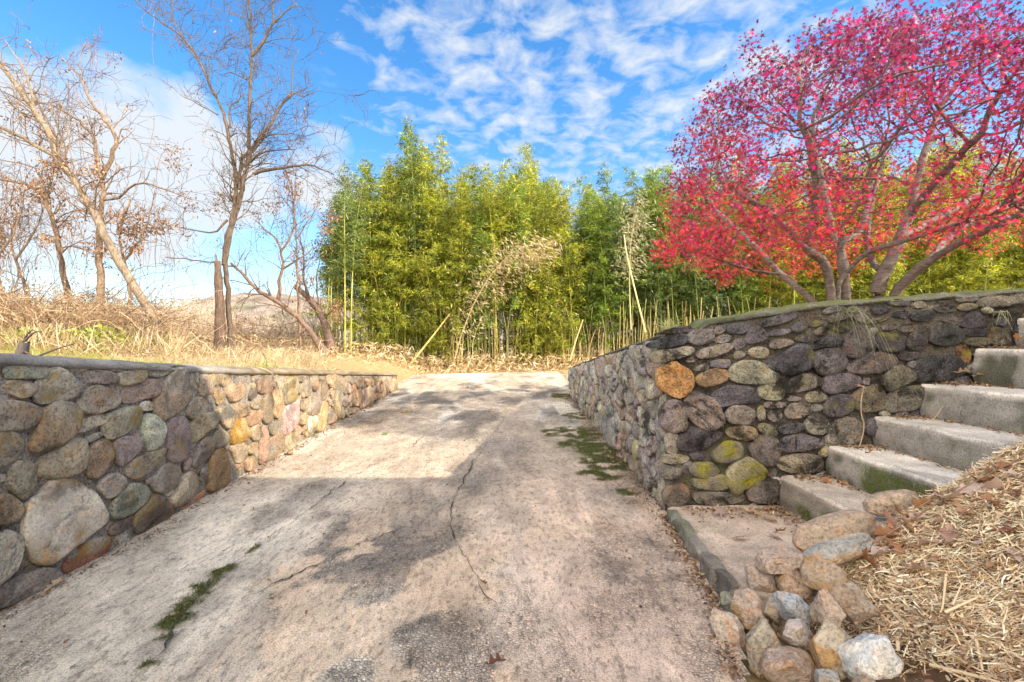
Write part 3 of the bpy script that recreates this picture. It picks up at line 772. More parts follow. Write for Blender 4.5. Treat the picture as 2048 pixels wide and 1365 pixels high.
# ---- stair wall (L-shaped: side face along the drive, front face beside the steps)
rw = thing('stone_wall', 'dark weathered L-shaped stone wall with mossy top that turns a corner beside the concrete steps', 'wall', (1.25, 3.6, .1))
b = MB()
ys = np.r_[np.arange(YF, 8.5, .04), 8.5]; Yg, T = np.meshgrid(ys, np.linspace(0, 1, 30), indexing='ij')
lo_ = zdrive(Yg) - .08; Zg = lo_ + (top_r(Yg) - .03 - lo_) * T; Wg = -.012 + .02 * fbm(Yg * 7, Zg * 7, 0, 53, 4)
nn = fbm(Yg.ravel() * 3, Zg.ravel() * 3, 0, 54)
b.add(np.stack([XR - Wg, Yg, Zg], -1), grid_faces(len(ys), 30), np.tile((.26, .23, .20), (Yg.size, 1)) * (1 + .4 * nn)[:, None], np.clip(nn * 2 - .4, 0, .8))
xs = np.r_[np.arange(1.02, 4.6, .03)]; Xg, T = np.meshgrid(xs, np.linspace(0, 1, 50), indexing='ij')
Zg = -.05 + (top_f(Xg) - .03 + .05) * T; Wg = -.016 + .018 * fbm(Xg * 5 + 5, Zg * 5, 0, 58, 2) + .018 * fbm(Xg * 15 + 5, Zg * 15, 0, 55, 3)
nn = fbm(Xg.ravel() * 3, Zg.ravel() * 3, 0, 56)
b.add(np.stack([Xg + .03 * 0, YF - Wg, Zg], -1), grid_faces(len(xs), 50)[:, ::-1], np.tile((.13, .11, .09), (Xg.size, 1)) * (1 + .6 * nn)[:, None], np.clip(nn * 2 - .5, 0, .7) + .8 * np.exp(-((Xg.ravel() - 1.45) ** 2 + (Zg.ravel() - .45) ** 2) / .03))
v, f = box((XR + .03, YF + .03, -.1), (XR + .38, 8.48, .75)); b.add(v, f, (.2, .18, .15))
v, f = box((XR + .04, YF + .04, -.1), (4.55, YF + .36, 1.2)); b.add(v, f, (.2, .18, .15))
v = np.array([[XR - .004, 8.5, .2], [XR - .004, 8.5, .77], [XR + .36, 8.5, .77], [XR + .36, 8.5, .2]]); b.add(v, np.array([[3, 2, 1, 0]]), (.25, .22, .18))
b.build('mortar_core', M['mortar'], rw)
# coping swept along the far end -> corner -> right
path = np.array([[XR, y, 0] for y in np.arange(8.55, YF + .25, -.05)] + [[XR + .18 - .18 * math.cos(a), YF + .18 - .18 * math.sin(a), 0] for a in np.linspace(0, math.pi / 2, 7)] + [[x, YF, 0] for x in np.arange(XR + .25, 4.6, .05)])
d = np.gradient(path, axis=0); d /= np.linalg.norm(d, axis=1, keepdims=True); nrm = np.stack([d[:, 1], -d[:, 0], 0 * d[:, 0]], 1)   # outward
prof = np.array([(-.36, -.14), (-.36, -.01), (-.24, .018), (-.1, .016), (-.02, .004), (.006, -.012), (.008, -.024), (-.02, -.034)]); pr = smooth_line(prof, 18)
zt = np.where(np.arange(len(path)) < (path[:, 0] < XR + .2).sum(), top_r(path[:, 1]), top_f(path[:, 0]))
I, K = np.meshgrid(np.arange(len(path)), np.arange(18), indexing='ij')
rel = pr[:, 0][K]; pz = pr[:, 1][K]; nz = fbm(path[I][..., 0] * 9, path[I][..., 1] * 9, pz * 8 + rel * 9, 62, 5, .62)
off = np.where(rel < 0, np.minimum(0, rel), rel)
v = path[I] + nrm[I] * (-off)[..., None] * -1.0
v[..., 2] = zt[I] + pz + .034 * nz; v[..., 0] += .012 * nz; v[..., 1] -= .022 * nz * (rel > -.06)
cap_top = sstep(-.02, .01, pz)  # upper face of the coping, where the moss grows
b = MB(); b.add(v, grid_faces(len(path), 18), np.tile((.11, .10, .085), (I.size, 1)) * (1 + .8 * nz.ravel())[:, None], np.clip(cap_top * 1.0 + nz * 1.2 - .1, 0, 1).ravel())
b.build('coping', M['mortar'], rw)
def wall_map_f(v): return np.stack([v[:, 0], YF - v[:, 2], v[:, 1]], 1)
def wall_map_s(v): return np.stack([XR - v[:, 2], v[:, 0], v[:, 1]], 1)
def age_f(v):   # old black algae crust, heaviest high on the wall by the top steps
    return np.clip(sstep(1.7, 2.6, v[:, 0]) * sstep(.55, 1.0, v[:, 1]) * .8 + .5 * sstep(.1, .4, fbm(v[:, 0] * 2.5, v[:, 1] * 2.5, 0, 333, 3)) + .35 * sstep(.05, .25, fbm(v[:, 0] * 12, v[:, 1] * 5, 0, 335, 3)), 0, 1)
polysF = []; specF = []
for key in 'DFE':
    for i, P in enumerate(P_(FRONT[key])): polysF.append(to_front(P, key)); specF.append((key, i))
def_f = {('D', 0): ((.50, .27, .10), (.46, .25, .10), True, 'bright orange angular block at the corner'), ('D', 2): ((.25, .21, .20), (.14, .125, .14), False, None), ('D', 1): ((.27, .19, .14), (.20, .165, .17), False, None),
         ('F', 7): ((.36, .20, .09), (.15, .12, .10), True, 'rusty orange stone at the foot of the corner'), ('D', 7): ((.33, .24, .13), (.22, .19, .17), False, None), ('E', 29): ((.48, .25, .10), (.42, .24, .12), True, 'broken orange stone at the end of the top step'),
         ('E', 1): ((.09, .08, .095), None, False, 'almost black round stone'), ('E', 0): ((.20, .175, .165), (.25, .2, .2), False, None), ('E', 11): ((.10, .095, .095), None, False, None), ('E', 26): ((.12, .11, .115), None, False, None),
         ('E', 2): ((.17, .14, .15), (.26, .20, .16), False, None), ('E', 15): ((.15, .135, .14), None, False, None), ('E', 18): ((.11, .10, .11), None, False, None)}
for k, (P, sp_) in enumerate(zip(polysF, specF)):
    ext = np.ptp(P, axis=0); base = PAL_R[(k * 5 + k // 4) % 8]
    sec = PAL_R[(k * 3 + 4) % 8] if k % 2 == 0 else None; ang = False; lab = None
    if sp_ in def_f: base, sec, ang, lab = def_f[sp_]
    dep = min(.06, .28 * min(ext)) * (.9 if ang else 1.0)
    c = P.mean(0); P = c + (P - c) * 1.09
    v, f = stone(P, dep * .82, 500 + k, .014, ang, 34)
    mo = np.clip(fbm(v[:, 0] * 6 + k, v[:, 1] * 6, 0, k + 170) * 1.6 - .6, 0, .8)
    if sp_ in (('F', 0), ('F', 1), ('F', 2), ('F', 3)):
        mo = np.clip(.62 + 2.2 * fbm(v[:, 0] * 9, v[:, 1] * 9, 0, 77), 0, 1) * sstep(.36, .20, np.hypot(v[:, 0] - 1.47, (v[:, 1] - .46) * 1.2)); o_lab = 'stone smeared with yellow-green lichen'; lab = o_lab
    if sp_ in (('F', 4), ('F', 6)): mo = np.clip(2 * fbm(v[:, 0] * 8, v[:, 1] * 8, 0, 77), 0, .7)
    cs = shade_stone(v, base, 500 + k, sec); cs = cs * (1 - .5 * age_f(v))[:, None]; b = MB(); b.add(wall_map_f(v), f, cs, mo); o = b.build('stone', M['stoneR'], rw)
    if lab: o['label'] = lab
side = voronoi_stones(YF + .02, 8.48, lambda u: zdrive(u), lambda u: top_r(u) - .04, .20, .15, 8, .008)
small = fill_gaps(polysF, 1.08, 4.3, lambda u: np.maximum(.12, (np.asarray(u) - 1.6) * .66 - .02), lambda u: top_f(u) - .025, 9)
bb = MB(); cnt = len(polysF)
for k, P in enumerate(small):
    v, f = stone(P, min(.05, .36 * min(np.ptp(P, axis=0))), 800 + k, .007, False, 18); bb.add(wall_map_f(v), f, shade_stone(v, PAL_R[(k * 5) % 8], 800 + k))
for k, P in enumerate(side):
    v, f = stone(P, min(.065, .4 * min(np.ptp(P, axis=0))), 1000 + k, .009, False, 22)
    cs = shade_stone(v, PAL_S[(k * 5 + k // 4) % 6], 1000 + k); mo = np.clip(fbm(v[:, 0] * 5 + k, v[:, 1] * 5, 0, k) * 1.8 - .6, 0, .9)
    if cnt < 100: b = MB(); b.add(wall_map_s(v), f, cs, mo); b.build('stone', M['stoneR'], rw); cnt += 1
    else: bb.add(wall_map_s(v), f, cs, mo)
tag(bb.build('small_stones', M['stoneR'], rw), None, None, None, 'stuff')

# ------------------------------------------------------------------ concrete stair
st = thing('stair', 'flight of worn concrete steps climbing beside the dark stone wall', 'stairs', (1.9, 2.4, 0))
def slab(lo, hi, seed, name, edge=.02, moss_front=.0, col=(.36, .33, .28)):
    nx, ny, nz_ = 22, 70, 12
    # open box: top, left riser (-x), front (-y) as one bevelled sheet swept along y
    prof = [(lo[0] + .012, lo[2])] + [(lo[0] + .008 * math.sin(t * 9), lo[2] + (hi[2] - lo[2] - edge) * t) for t in np.linspace(.05, 1, 10)] + [(lo[0] + edge * (1 - math.cos(a)), hi[2] - edge * (1 - math.sin(a))) for a in np.linspace(.3, math.pi / 2, 4)] + [(x, hi[2]) for x in np.linspace(lo[0] + edge * 2, hi[0], 16)] + [(hi[0], lo[2])]
    prof = np.array(prof); yy = np.linspace(lo[1], hi[1], ny)
    I, K = np.meshgrid(np.arange(ny), np.arange(len(prof)), indexing='ij')
    x = prof[:, 0][K]; z = prof[:, 1][K]; y = yy[I]
    n = fbm(x * 9, y * 9, z * 9, seed, 4); nb = fbm(y * 3, x * 3, z * 3, seed + 4, 3)
    edgez = sstep(hi[2] - .06, hi[2] - .01, z) * sstep(lo[0] + .06, lo[0], x)
    x = x + .010 * n + .012 * nb + edgez * .022 * np.maximum(0, fbm(y * 12, 0 * y, 0, seed)); z = z + .006 * n * (z > lo[2] + .01) - edgez * .018 * np.maximum(0, fbm(y * 9, 0 * y, 0, seed + 2))
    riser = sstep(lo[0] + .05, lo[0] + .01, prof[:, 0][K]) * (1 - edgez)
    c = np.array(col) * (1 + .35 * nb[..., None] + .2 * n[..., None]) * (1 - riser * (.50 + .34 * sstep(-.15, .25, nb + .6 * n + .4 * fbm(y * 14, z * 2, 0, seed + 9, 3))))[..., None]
    mo = np.clip(moss_front * riser * sstep(-.35, .15, nb + .7 * n - .5 * sstep(2.95, 3.2, y)), 0, 1)
    mo = np.maximum(mo, .7 * sstep(hi[0] - .10, hi[0] - .02, prof[:, 0][K]) * sstep(.1, .3, n + nb))
    b = MB(); b.add(np.stack([x, y, z], -1), grid_faces(ny, len(prof))[:, ::-1], c.reshape(-1, 3), mo.ravel())
    m = len(prof); v0 = np.stack([x, y, z], -1)
    for row, rev in ((0, 0), (ny - 1, 1)):
        cap = v0[row]; b.add(cap, np.array([list(range(m))[::-1] if not rev else list(range(m))]), col)
    return b.build(name, M['step'], st)
NX = [1.77, 2.07, 2.39, 2.69, 3.01, 3.33]; NZ = [.365, .563, .755, .967, 1.20, 1.40]
lz = .165
for i, (x, z) in enumerate(zip(NX, NZ)):
    zlo = lz - .05 if i == 0 else NZ[i - 1] - .06
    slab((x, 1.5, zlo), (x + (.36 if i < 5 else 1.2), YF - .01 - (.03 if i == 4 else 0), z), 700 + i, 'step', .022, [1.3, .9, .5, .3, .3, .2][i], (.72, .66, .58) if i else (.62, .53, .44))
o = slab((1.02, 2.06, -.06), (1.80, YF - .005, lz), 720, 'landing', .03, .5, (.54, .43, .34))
# stones under the landing edge, bedded along the drive
for k, (y, w_, h_) in enumerate([(3.03, .20, .16), (2.83, .26, .19), (2.60, .26, .18), (2.40, .22, .20), (2.22, .24, .20), (2.08, .14, .16)]):
    r = RS(40 + k); t = np.linspace(0, 2 * math.pi, 10, endpoint=False)
    P = np.stack([y + w_ * .56 * np.cos(t) * (1 + .1 * r.normal(size=10)), .075 + zdrive(y) * .4 + h_ * .40 * np.sin(t) * (1 + .1 * r.normal(size=10))], 1)
    v, f = stone(P, .05, 60 + k, .012, k % 2 == 0, 24)
    xx = np.interp(y, [2.0, 3.1], [.985, 1.03])
    mo = np.clip(fbm(v[:, 0] * 9, v[:, 1] * 9, 0, k) * 1.6 - .35, 0, .35)
    b = MB(); b.add(np.stack([xx - v[:, 2], v[:, 0], v[:, 1]], 1), f, shade_stone(v, [(.20, .18, .15), (.16, .15, .12), (.22, .19, .15)][k % 3], 560 + k), mo); b.build('edge_stone', M['step'], st)
# ------------------------------------------------------------------ batches of leaves, blades
def frames(n, r, up=1.0, spread=.6, droop=None):
    """random orthonormal frames: columns = (along, across, normal)"""
    nm = r.normal(size=(n, 3)) * spread; nm[:, 2] += up; nm /= np.linalg.norm(nm, axis=1, keepdims=True)
    a = r.normal(size=(n, 3)) if droop is None else droop + .35 * r.normal(size=(n, 3))
    a -= (a * nm).sum(1, keepdims=True) * nm; a /= np.linalg.norm(a, axis=1, keepdims=True)
    return np.stack([a, np.cross(nm, a), nm], 2)
def scatter(b, tv, tf, pos, fr, sc, col):
    n, m = len(pos), len(tv)
    v = np.einsum('nij,mj->nmi', fr, tv) * np.asarray(sc).reshape(-1, 1, 1) + np.asarray(pos)[:, None, :]
    f = (np.asarray(tf)[None] + (np.arange(n) * m)[:, None, None]).reshape(-1, np.asarray(tf).shape[1])
    b.add(v.reshape(-1, 3), f, np.repeat(np.asarray(col), m, axis=0))
def star(lobes=7, inner=.33):
    ang = np.linspace(-2.25, 2.25, lobes); L = .62 + .38 * np.cos(ang * .62); pts = []
    for i, (a, l) in enumerate(zip(ang, L)):
        pts.append((l * math.cos(a), l * math.sin(a), -.10 * l))
        if i < lobes - 1: am = (a + ang[i + 1]) / 2; pts.append((inner * math.cos(am), inner * math.sin(am), .02))
    pts.append((-.12, 0, 0)); pts = [(0, 0, .03)] + pts; m = len(pts)
    return np.array(pts), np.array([[0, i, i % (m - 1) + 1] for i in range(1, m)])
STAR = star()
GBLADE = (np.array([(0, .012, 0), (0, -.012, 0), (.5, .011, .02), (.5, -.011, .02), (1, 0, -.10)]), np.array([[0, 1, 3, 2], [2, 3, 4, 4]]))
GBLADE = (GBLADE[0], np.array([[0, 1, 3], [0, 3, 2], [2, 3, 4]]))
BLADE = (np.array([(0, 0, 0), (.35, .085, .015), (.35, -.085, .015), (1, 0, -.12)]), np.array([[0, 2, 3, 1]]))
OVAL = (np.array([(0, 0, 0), (.3, .22, .05), (.75, .18, .02), (1, 0, -.08), (.75, -.18, .04), (.3, -.22, .02)]), np.array([[0, 5, 1, 1], [5, 4, 2, 1], [4, 3, 2, 2]]))
OVAL = (OVAL[0], np.array([[0, 5, 1], [5, 4, 1], [4, 2, 1], [4, 3, 2]]))

def mix_cols(r, n, pal, wts, var=.2):
    pal = np.array(pal); i = r.choice(len(pal), n, p=np.array(wts) / sum(wts)); return np.clip(pal[i] * (1 + r.normal(0, var, (n, 1))), .005, .9)

r = RS(67); n = len(MOSS_P); b = MB(); D = r.normal(0, .7, (n, 3)) + (0, 0, .9)
scatter(b, *BLADE, MOSS_P, frames(n, r, .3, 1.0, D), r.uniform(.008, .020, n), mix_cols(r, n, [(.085, .10, .02), (.13, .14, .03), (.05, .06, .015), (.12, .085, .04)], [3, 2, 2, 1], .25)); tag(b.build('moss', M['weed']), 'dark green moss tufts growing along the crack and beside the dark wall', None, None, 'stuff')
# crumbs of leaf and dirt gathered along the feet of walls and in the corners of the steps
r = RS(68); pts = []
for _ in range(1500): y = r.uniform(1.6, 9.3); x = XL + .03 + abs(r.normal(0, .05)); pts.append((x, y, float(zdrive(y)) + .008))
for _ in range(1300): y = r.uniform(3.2, 8.4); x = XR - .05 - abs(r.normal(0, .07)); pts.append((x, y, float(zdrive(y)) + .008))
for _ in range(900): y = r.uniform(1.7, 3.15); x = float(np.interp(y, [1.69, 2.1, 3.1], [.80, .92, 1.0])) - abs(r.normal(0, .035)); pts.append((x, y, float(zdrive(y)) + .009))
for _ in range(500): pts.append((r.uniform(1.1, 1.75), YF - .06 - abs(r.normal(0, .10)), lz + .010))
for _ in range(300): pts.append((1.75 - abs(r.normal(0, .06)), r.uniform(2.3, 3.15), lz + .010))
for i in range(5):
    for _ in range(200): pts.append((NX[i] + r.uniform(.05, .31), YF - .05 - abs(r.normal(0, .07)), NZ[i] + .010))
    for _ in range(160): pts.append((NX[i + 1] - .015 - abs(r.normal(0, .03)), r.uniform(2.2, 3.15), NZ[i] + .010))
for _ in range(700): x = r.uniform(-2.1, 1.0); y = r.uniform(1.3, 9); pts.append((x, y, float(zdrive(y)) + .009))
for _ in range(1400): x = r.uniform(.88, 1.5); y = r.uniform(1.4, 2.3); pts.append((x, y, float(.05 + (x - .85) * .36) + .01))
pts = np.array(pts); pts = pts[~((pts[:, 0] > .95) & (pts[:, 1] > 1.2) & (pts[:, 1] < 1.4))]; n = len(pts); b = MB()
scatter(b, *OVAL, pts, frames(n, r, 1.0, .45), r.uniform(.006, .028, n), mix_cols(r, n, [(.20, .11, .06), (.30, .19, .10), (.12, .075, .045), (.42, .31, .19)], [3, 2, 2, 1], .25)); tag(b.build('leaf_debris', M['dryleaf']), 'crumbled brown leaf debris along the wall feet and step corners', None, None, 'stuff')

# ------------------------------------------------------------------ mound, straw, rocks
gx = np.arange(.8, 4.2, .04); gy = np.arange(.2, 2.75, .04); X, Y = np.meshgrid(gx, gy, indexing='ij')
Zm = mound(X, Y) - .012
rocky = .045 + (X - .85) * .36
Zm = np.where(X < 1.5, np.minimum(Zm, rocky), Zm)
b = MB(); n = fbm(X * 8, Y * 8, 0, 71); b.add(np.stack([X, Y, Zm + .012 * n], -1), grid_faces(len(gx), len(gy)), np.tile((.16, .10, .06), (X.size, 1)) * (1 + .5 * n.ravel())[:, None])
tag(b.build('soil_bank', M['soil']), 'bare brown soil bank under the straw beside the steps', None, None, 'structure')

def rock_mesh(w, d, h, seed, ang=0.0, sub=5, squash=2.3):
    import bmesh
    bm = bmesh.new(); bmesh.ops.create_icosphere(bm, subdivisions=sub, radius=1.0)
    v = np.array([q.co[:] for q in bm.verts]); f = np.array([[q.index for q in t.verts] for t in bm.faces]); bm.free()
    r = RS(seed)
    v = np.sign(v) * np.abs(v) ** (2 / squash) ; v /= np.maximum(1e-6, (np.abs(v) ** squash).sum(1, keepdims=True) ** (1 / squash)) ** .6
    for _ in range(int(4 + ang * 14)):
        nm = r.normal(size=3); nm /= np.linalg.norm(nm); dd = r.uniform(.55, .86) if ang > .25 else r.uniform(.8, 1.0)
        s = v @ nm; over = np.maximum(0, s - dd); v = v - nm * (over * (.97 if ang > .25 else .5))[:, None]
    n1 = fbm(v[:, 0] * 1.6 + seed, v[:, 1] * 1.6, v[:, 2] * 1.6, seed, 3); n2 = fbm(v[:, 0] * 5 + seed, v[:, 1] * 5, v[:, 2] * 5, seed + 9, 5, .6)
    v = v * (1 + .12 * n1 + (.03 + .085 * ang) * n2)[:, None]; v = v / np.abs(v).max(0)
    return v * np.array([w, d, h]) / 2, f, n1, n2

def rock(name, px, py, wpx, hpx, label, col, col2=None, ang_=0.0, rot=0.0, yd=None, seed=1, depth=.9, cat='rock', group=None, long=None):
    ang = ang_ if name == 'boulder' else min(1.0, ang_ + .32)
    Xr, Zr = (px - 1024) / F, (py - 682.5) / F
    y = yd if yd else (1.25 - .06 + .306 - .03) / (Zr + .36 * Xr)
    c = at(px, py, y); w_, h_ = .95 * wpx / F * y, .95 * hpx / F * y
    v, f, n1, n2 = rock_mesh(long or w_ * 1.1, w_ * depth, h_ * 1.1, seed, ang)
    ca, sa = math.cos(rot), math.sin(rot)
    v = np.stack([v[:, 0] * ca - v[:, 2] * sa, v[:, 1], v[:, 0] * sa + v[:, 2] * ca], 1)
    tw = .3 * math.sin(seed * 3.1); v = np.stack([v[:, 0] * math.cos(tw) - v[:, 1] * math.sin(tw), v[:, 0] * math.sin(tw) + v[:, 1] * math.cos(tw), v[:, 2]], 1)
    col = np.array(col) * .78 + np.mean(col) * .26; cc = np.tile(col, (len(v), 1))
    if col2 is not None:
        k = sstep(-.1, .2, n1 + .5 * n2 - .6 * v[:, 2] / h_)[:, None]; cc = cc * (1 - k) + np.array(col2) * k
    cc = np.clip(cc * 1.22 * (1 + .35 * n2)[:, None], .02, .85)
    b = MB(); b.add(v + c, f, cc, 0); o = b.build(name, M['rock'], None, 'base'); return tag(o, label, cat, group)
TAN, PNK, GRY, BRN, CRM, WHT = (.40, .29, .19), (.43, .31, .23), (.32, .31, .28), (.26, .17, .09), (.52, .42, .29), (.60, .57, .52)
rk = 'rocks edging the straw bank'
rock('boulder', 1668, 1066, 165, 66, 'large smooth tan boulder on the landing, topmost of the rocks and half under oak leaves', TAN, PNK, 0, .30, 2.22, 2, .42, 'rock', rk)
rock('boulder', 1668, 1102, 150, 46, 'long flat grey-tan boulder lying just below the large smooth boulder', GRY, TAN, 0, .34, 2.15, 3, .42, 'rock', rk)
rock('boulder', 1783, 1006, 100, 44, 'tan boulder peeking out of the leaves below the third step', TAN, PNK, 0, .2, 2.36, 4, .5, 'rock', rk)
rock('rock', 1562, 1124, 88, 48, 'low flat pinkish rock behind the round rock with a pale spot', PNK, None, .2, .1, 2.1, 5, .8, 'rock', rk)
rock('rock', 1524, 1163, 78, 72, 'round pinkish-tan rock with a pale spot at the landing edge', PNK, (.36, .28, .21), 0, .3, None, 6, .9, 'rock', rk)
rock('rock', 1589, 1168, 66, 66, 'rough reddish-orange rock wedged behind the blue-grey rock', (.43, .27, .17), BRN, .5, -.5, None, 7, .9, 'rock', rk)
rock('rock', 1640, 1158, 88, 78, 'craggy tan rock with a grey corner beside the straw edge', TAN, (.34, .22, .11), .7, -.3, None, 8, .9, 'rock', rk)
rock('rock', 1499, 1228, 80, 86, 'blocky tan rock with a dark brown broken face', PNK, BRN, .9, -.35, None, 9, .9, 'rock', rk)
rock('rock', 1462, 1262, 66, 98, 'pale pointed rock standing next to the driveway edge', (.47, .39, .31), PNK, .6, .35, None, 10, .9, 'rock', rk)
rock('rock', 1545, 1222, 52, 56, 'small rounded grey-brown rock between blocky tan and blue-grey rocks', (.31, .25, .18), BRN, .1, .2, None, 11, .9, 'rock', rk)
rock('rock', 1591, 1221, 84, 66, 'smooth blue-grey rock with a glossy streaked face', (.33, .36, .40), (.40, .38, .36), .1, -.3, None, 12, .9, 'rock', rk)
rock('rock', 1656, 1226, 88, 80, 'tan-pink wedge rock to the side of the blue-grey rock', PNK, TAN, .7, -.4, None, 13, .9, 'rock', rk)
rock('rock', 1708, 1212, 70, 88, 'flat brown-grey rock leaning against the straw', (.36, .29, .23), (.30, .22, .16), .3, .5, None, 14, .5, 'rock', rk)
rock('rock', 1526, 1292, 82, 112, 'tall olive-tan rock standing behind the broad front rock', (.36, .30, .21), TAN, .5, -.2, None, 15, .9, 'rock', rk)
rock('rock', 1596, 1276, 70, 68, 'grey-pink rock with a brown lower edge, in the middle of the pile', (.42, .34, .29), BRN, .5, .1, None, 16, .9, 'rock', rk)
rock('rock', 1665, 1306, 92, 112, 'cream and rusty-brown knobbly rock beside the big whitish rock', CRM, (.38, .23, .10), .6, -.35, None, 17, .9, 'rock', rk)
rock('rock', 1738, 1312, 104, 122, 'big bluish-white quartz rock at the foot of the straw bank', (.52, .53, .53), WHT, .1, -.3, None, 18, .9, 'rock', rk)
rock('rock', 1580, 1336, 140, 88, 'broad pinkish rock with a brown front, lowest in the pile', PNK, (.33, .23, .15), .7, -.1, None, 19, .8, 'rock', rk)
rock('rock', 1457, 1203, 38, 34, 'small mossy green-grey stone at the driveway edge below the landing', (.24, .24, .17), None, .1, 0, None, 20, .9, 'rock', rk)
rock('rock', 1655, 1362, 60, 50, 'grey rock partly hidden at the bottom between broad and knobbly rocks', GRY, TAN, .4, 0, None, 21, .9, 'rock', rk)
rock('rock', 1722, 1378, 60, 44, 'brown rock partly hidden beneath the big whitish rock', (.33, .24, .16), None, .3, .2, None, 22, .9, 'rock', rk)

def on_drive(px, py): x, y = px_to_drive(px, py); return np.array([x, y, zdrive(y) + .004])
def pebble(px, py, size, label, col, seed, ang=.4):
    p = on_drive(px, py); v, f, n1, n2 = rock_mesh(size, size * .8, size * .55, seed, ang, 3); b = MB(); b.add(v + p + (0, 0, size * .2), f, np.array(col) * (1 + .3 * n2)[:, None]); tag(b.build('pebble', M['rock'], None, 'base'), label, 'pebble')
pebble(579, 910, .075, 'small tan stone lying on the sunlit slab near the stone wall', (.42, .28, .16), 31)
pebble(517, 1092, .04, 'grey triangular pebble lying by the long crack in the slab', (.40, .37, .33), 32)
pebble(1281, 1217, .016, 'tiny dark pebble on the pinkish part of the driveway', (.12, .08, .06), 33)
pebble(712, 1175, .022, 'tiny white pebble on the speckled part of the driveway', (.55, .52, .47), 34)
pebble(935, 776, .05, 'dark small stone on the far shaded part of the driveway', (.12, .10, .09), 35)
pebble(1253, 1105, .018, 'tiny brown pebble on the clay-coloured slab', (.2, .12, .07), 36)
pebble(742, 815, .06, 'dark reddish stone near the far end of the stone wall', (.17, .09, .07), 37)

# straw: one mass
r = RS(12); N = 70000
sx = r.uniform(1.12, 3.0, N * 2); sy = .45 + 2.0 * r.rand(N * 2)
edge = 1.40 + .05 * fbm(sy * 4, 0 * sy, 0, 81) - .10 * sstep(1.7, 2.2, sy) + .10 * sstep(1.75, 1.4, sy)
okm = (sx > edge + .22 * r.rand(N * 2) ** 2 - .10) & (sx < 1.5 * sy + .9) & (sx > .55 * sy) & (sy < 2.36 + .03 * fbm(sx * 6, 0 * sx, 0, 83) + .03 * r.normal(size=2 * N))
sx, sy = sx[okm][:N], sy[okm][:N]; N = len(sx)
L = np.where(r.rand(N) < .07, r.uniform(.07, .16, N), r.uniform(.012, .06, N)); wd = r.uniform(.0007, .0027, N) * np.where(r.rand(N) < .05, 2.0, 1)
th = r.uniform(0, 2 * math.pi, N); th = np.where(r.rand(N) < .45, r.normal(-.6, .45, N), th); el = r.normal(.03, .3, N)
dirv = np.stack([np.cos(th) * np.cos(el), np.sin(th) * np.cos(el), np.sin(el) + .5 * np.cos(th) * .55], 1)
side = np.stack([-np.sin(th), np.cos(th), .35 * r.normal(size=N)], 1)
basep = np.stack([sx, sy, mound(sx, sy) + .034 * r.rand(N) ** 1.5 + .004], 1)
bend = r.normal(0, .22, N)
tt = np.array([-.5, -.17, .17, .5])
cen = basep[:, None] + dirv[:, None] * (L[:, None] * tt)[..., None] + np.array([0, 0, 1.0]) * (bend * L)[:, None, None] * (tt ** 2 - .1)[None, :, None] * 2 + side[:, None] * (r.normal(0, .25, N) * L)[:, None, None] * (tt ** 2)[None, :, None]
v = np.stack([cen - side[:, None] * wd[:, None, None], cen + side[:, None] * wd[:, None, None]], 2)          # N,4,2,3
f0 = np.array([[0, 1, 3, 2], [2, 3, 5, 4], [4, 5, 7, 6]])
ff = (f0[None] + (np.arange(N) * 8)[:, None, None]).reshape(-1, 4)
cs = mix_cols(r, N, [(.84, .68, .46), (.76, .59, .37), (.88, .79, .60), (.54, .37, .22), (.32, .19, .10)], [4, 3, 2.5, 2.2, 1.5], .15)
b = MB(); b.add(v.reshape(-1, 3), ff, np.repeat(cs, 8, axis=0)); tag(b.build('straw', M['straw']), 'loose golden straw mulch covering the bank beside the steps', None, None, 'stuff')

def stalk(pts, rad, label, col=(.76, .60, .38), name='straw_stalk', cat='straw', mat='straw', group=None, flat=.4):
    p = smooth_line(np.array(pts, float), 20); v, f = tube(p, np.linspace(rad, rad * .6, 20), 6)
    b = MB(); b.add(v, f, col); return tag(b.build(name, M[mat], None, 'base'), label, cat, group)
def on_mound(px, py, lift=.03):
    Xr, Zr = (px - 1024) / F, (py - 682.5) / F; y = 2.0
    for _ in range(60): y = .5 * y + .5 * (1.25 - float(mound(np.array(Xr * y), np.array(y))) - lift) / Zr
    return np.array([Xr * y, y, 1.25 - Zr * y])
def mm(*pp, lift=.03): return [on_mound(px, py, lift) for px, py in pp]
stalk(mm((1735, 1170), (1775, 1215), (1815, 1255), (1900, 1310), (2020, 1372)), .004, 'longest straw stalk running down the bank from beside the brown-grey rock to the bottom')
stalk(mm((1738, 1180), (1790, 1225), (1818, 1252)), .0055, 'thick pale straw stalk lying beside the flat brown-grey rock')
stalk(mm((1775, 1168), (1836, 1185)), .006, 'short thick straw piece lying level above the long stalks')
stalk(mm((1892, 1150), (1885, 1220), (1880, 1225), lift=.05), .005, 'upright pale straw blade in the bright tuft')
stalk(mm((1890, 1225), (1955, 1195), lift=.05), .0055, 'broad straw blade slanting out of the bright tuft')
stalk(mm((1905, 1210), (1925, 1165), lift=.06), .004, 'narrow straw blade beside the upright one in the bright tuft')
stalk(mm((1820, 1260), (1850, 1320), (1940, 1365)), .005, 'straw stalk at the lower middle of the bank')
stalk(mm((1860, 1330), (1990, 1362), (2040, 1380)), .0065, 'thick straw stalk along the bottom edge of the bank')
stalk(mm((1950, 1270), (1965, 1340)), .006, 'straw blade pointing down beside the longest stalk')
stalk(mm((1695, 1110), (1760, 1080), (1850, 1020), (1950, 962), (2075, 900), lift=.055), .0042, 'long thin brown twig lying across the leaves and straw', (.22, .14, .09), 'twig', 'twig', 'twig')
stalk([at(1706, 1046, 2.2), at(1700, 1085, 2.12), at(1693, 1105, 2.1)], .006, 'pale straw blade hanging over the grey-tan boulder')
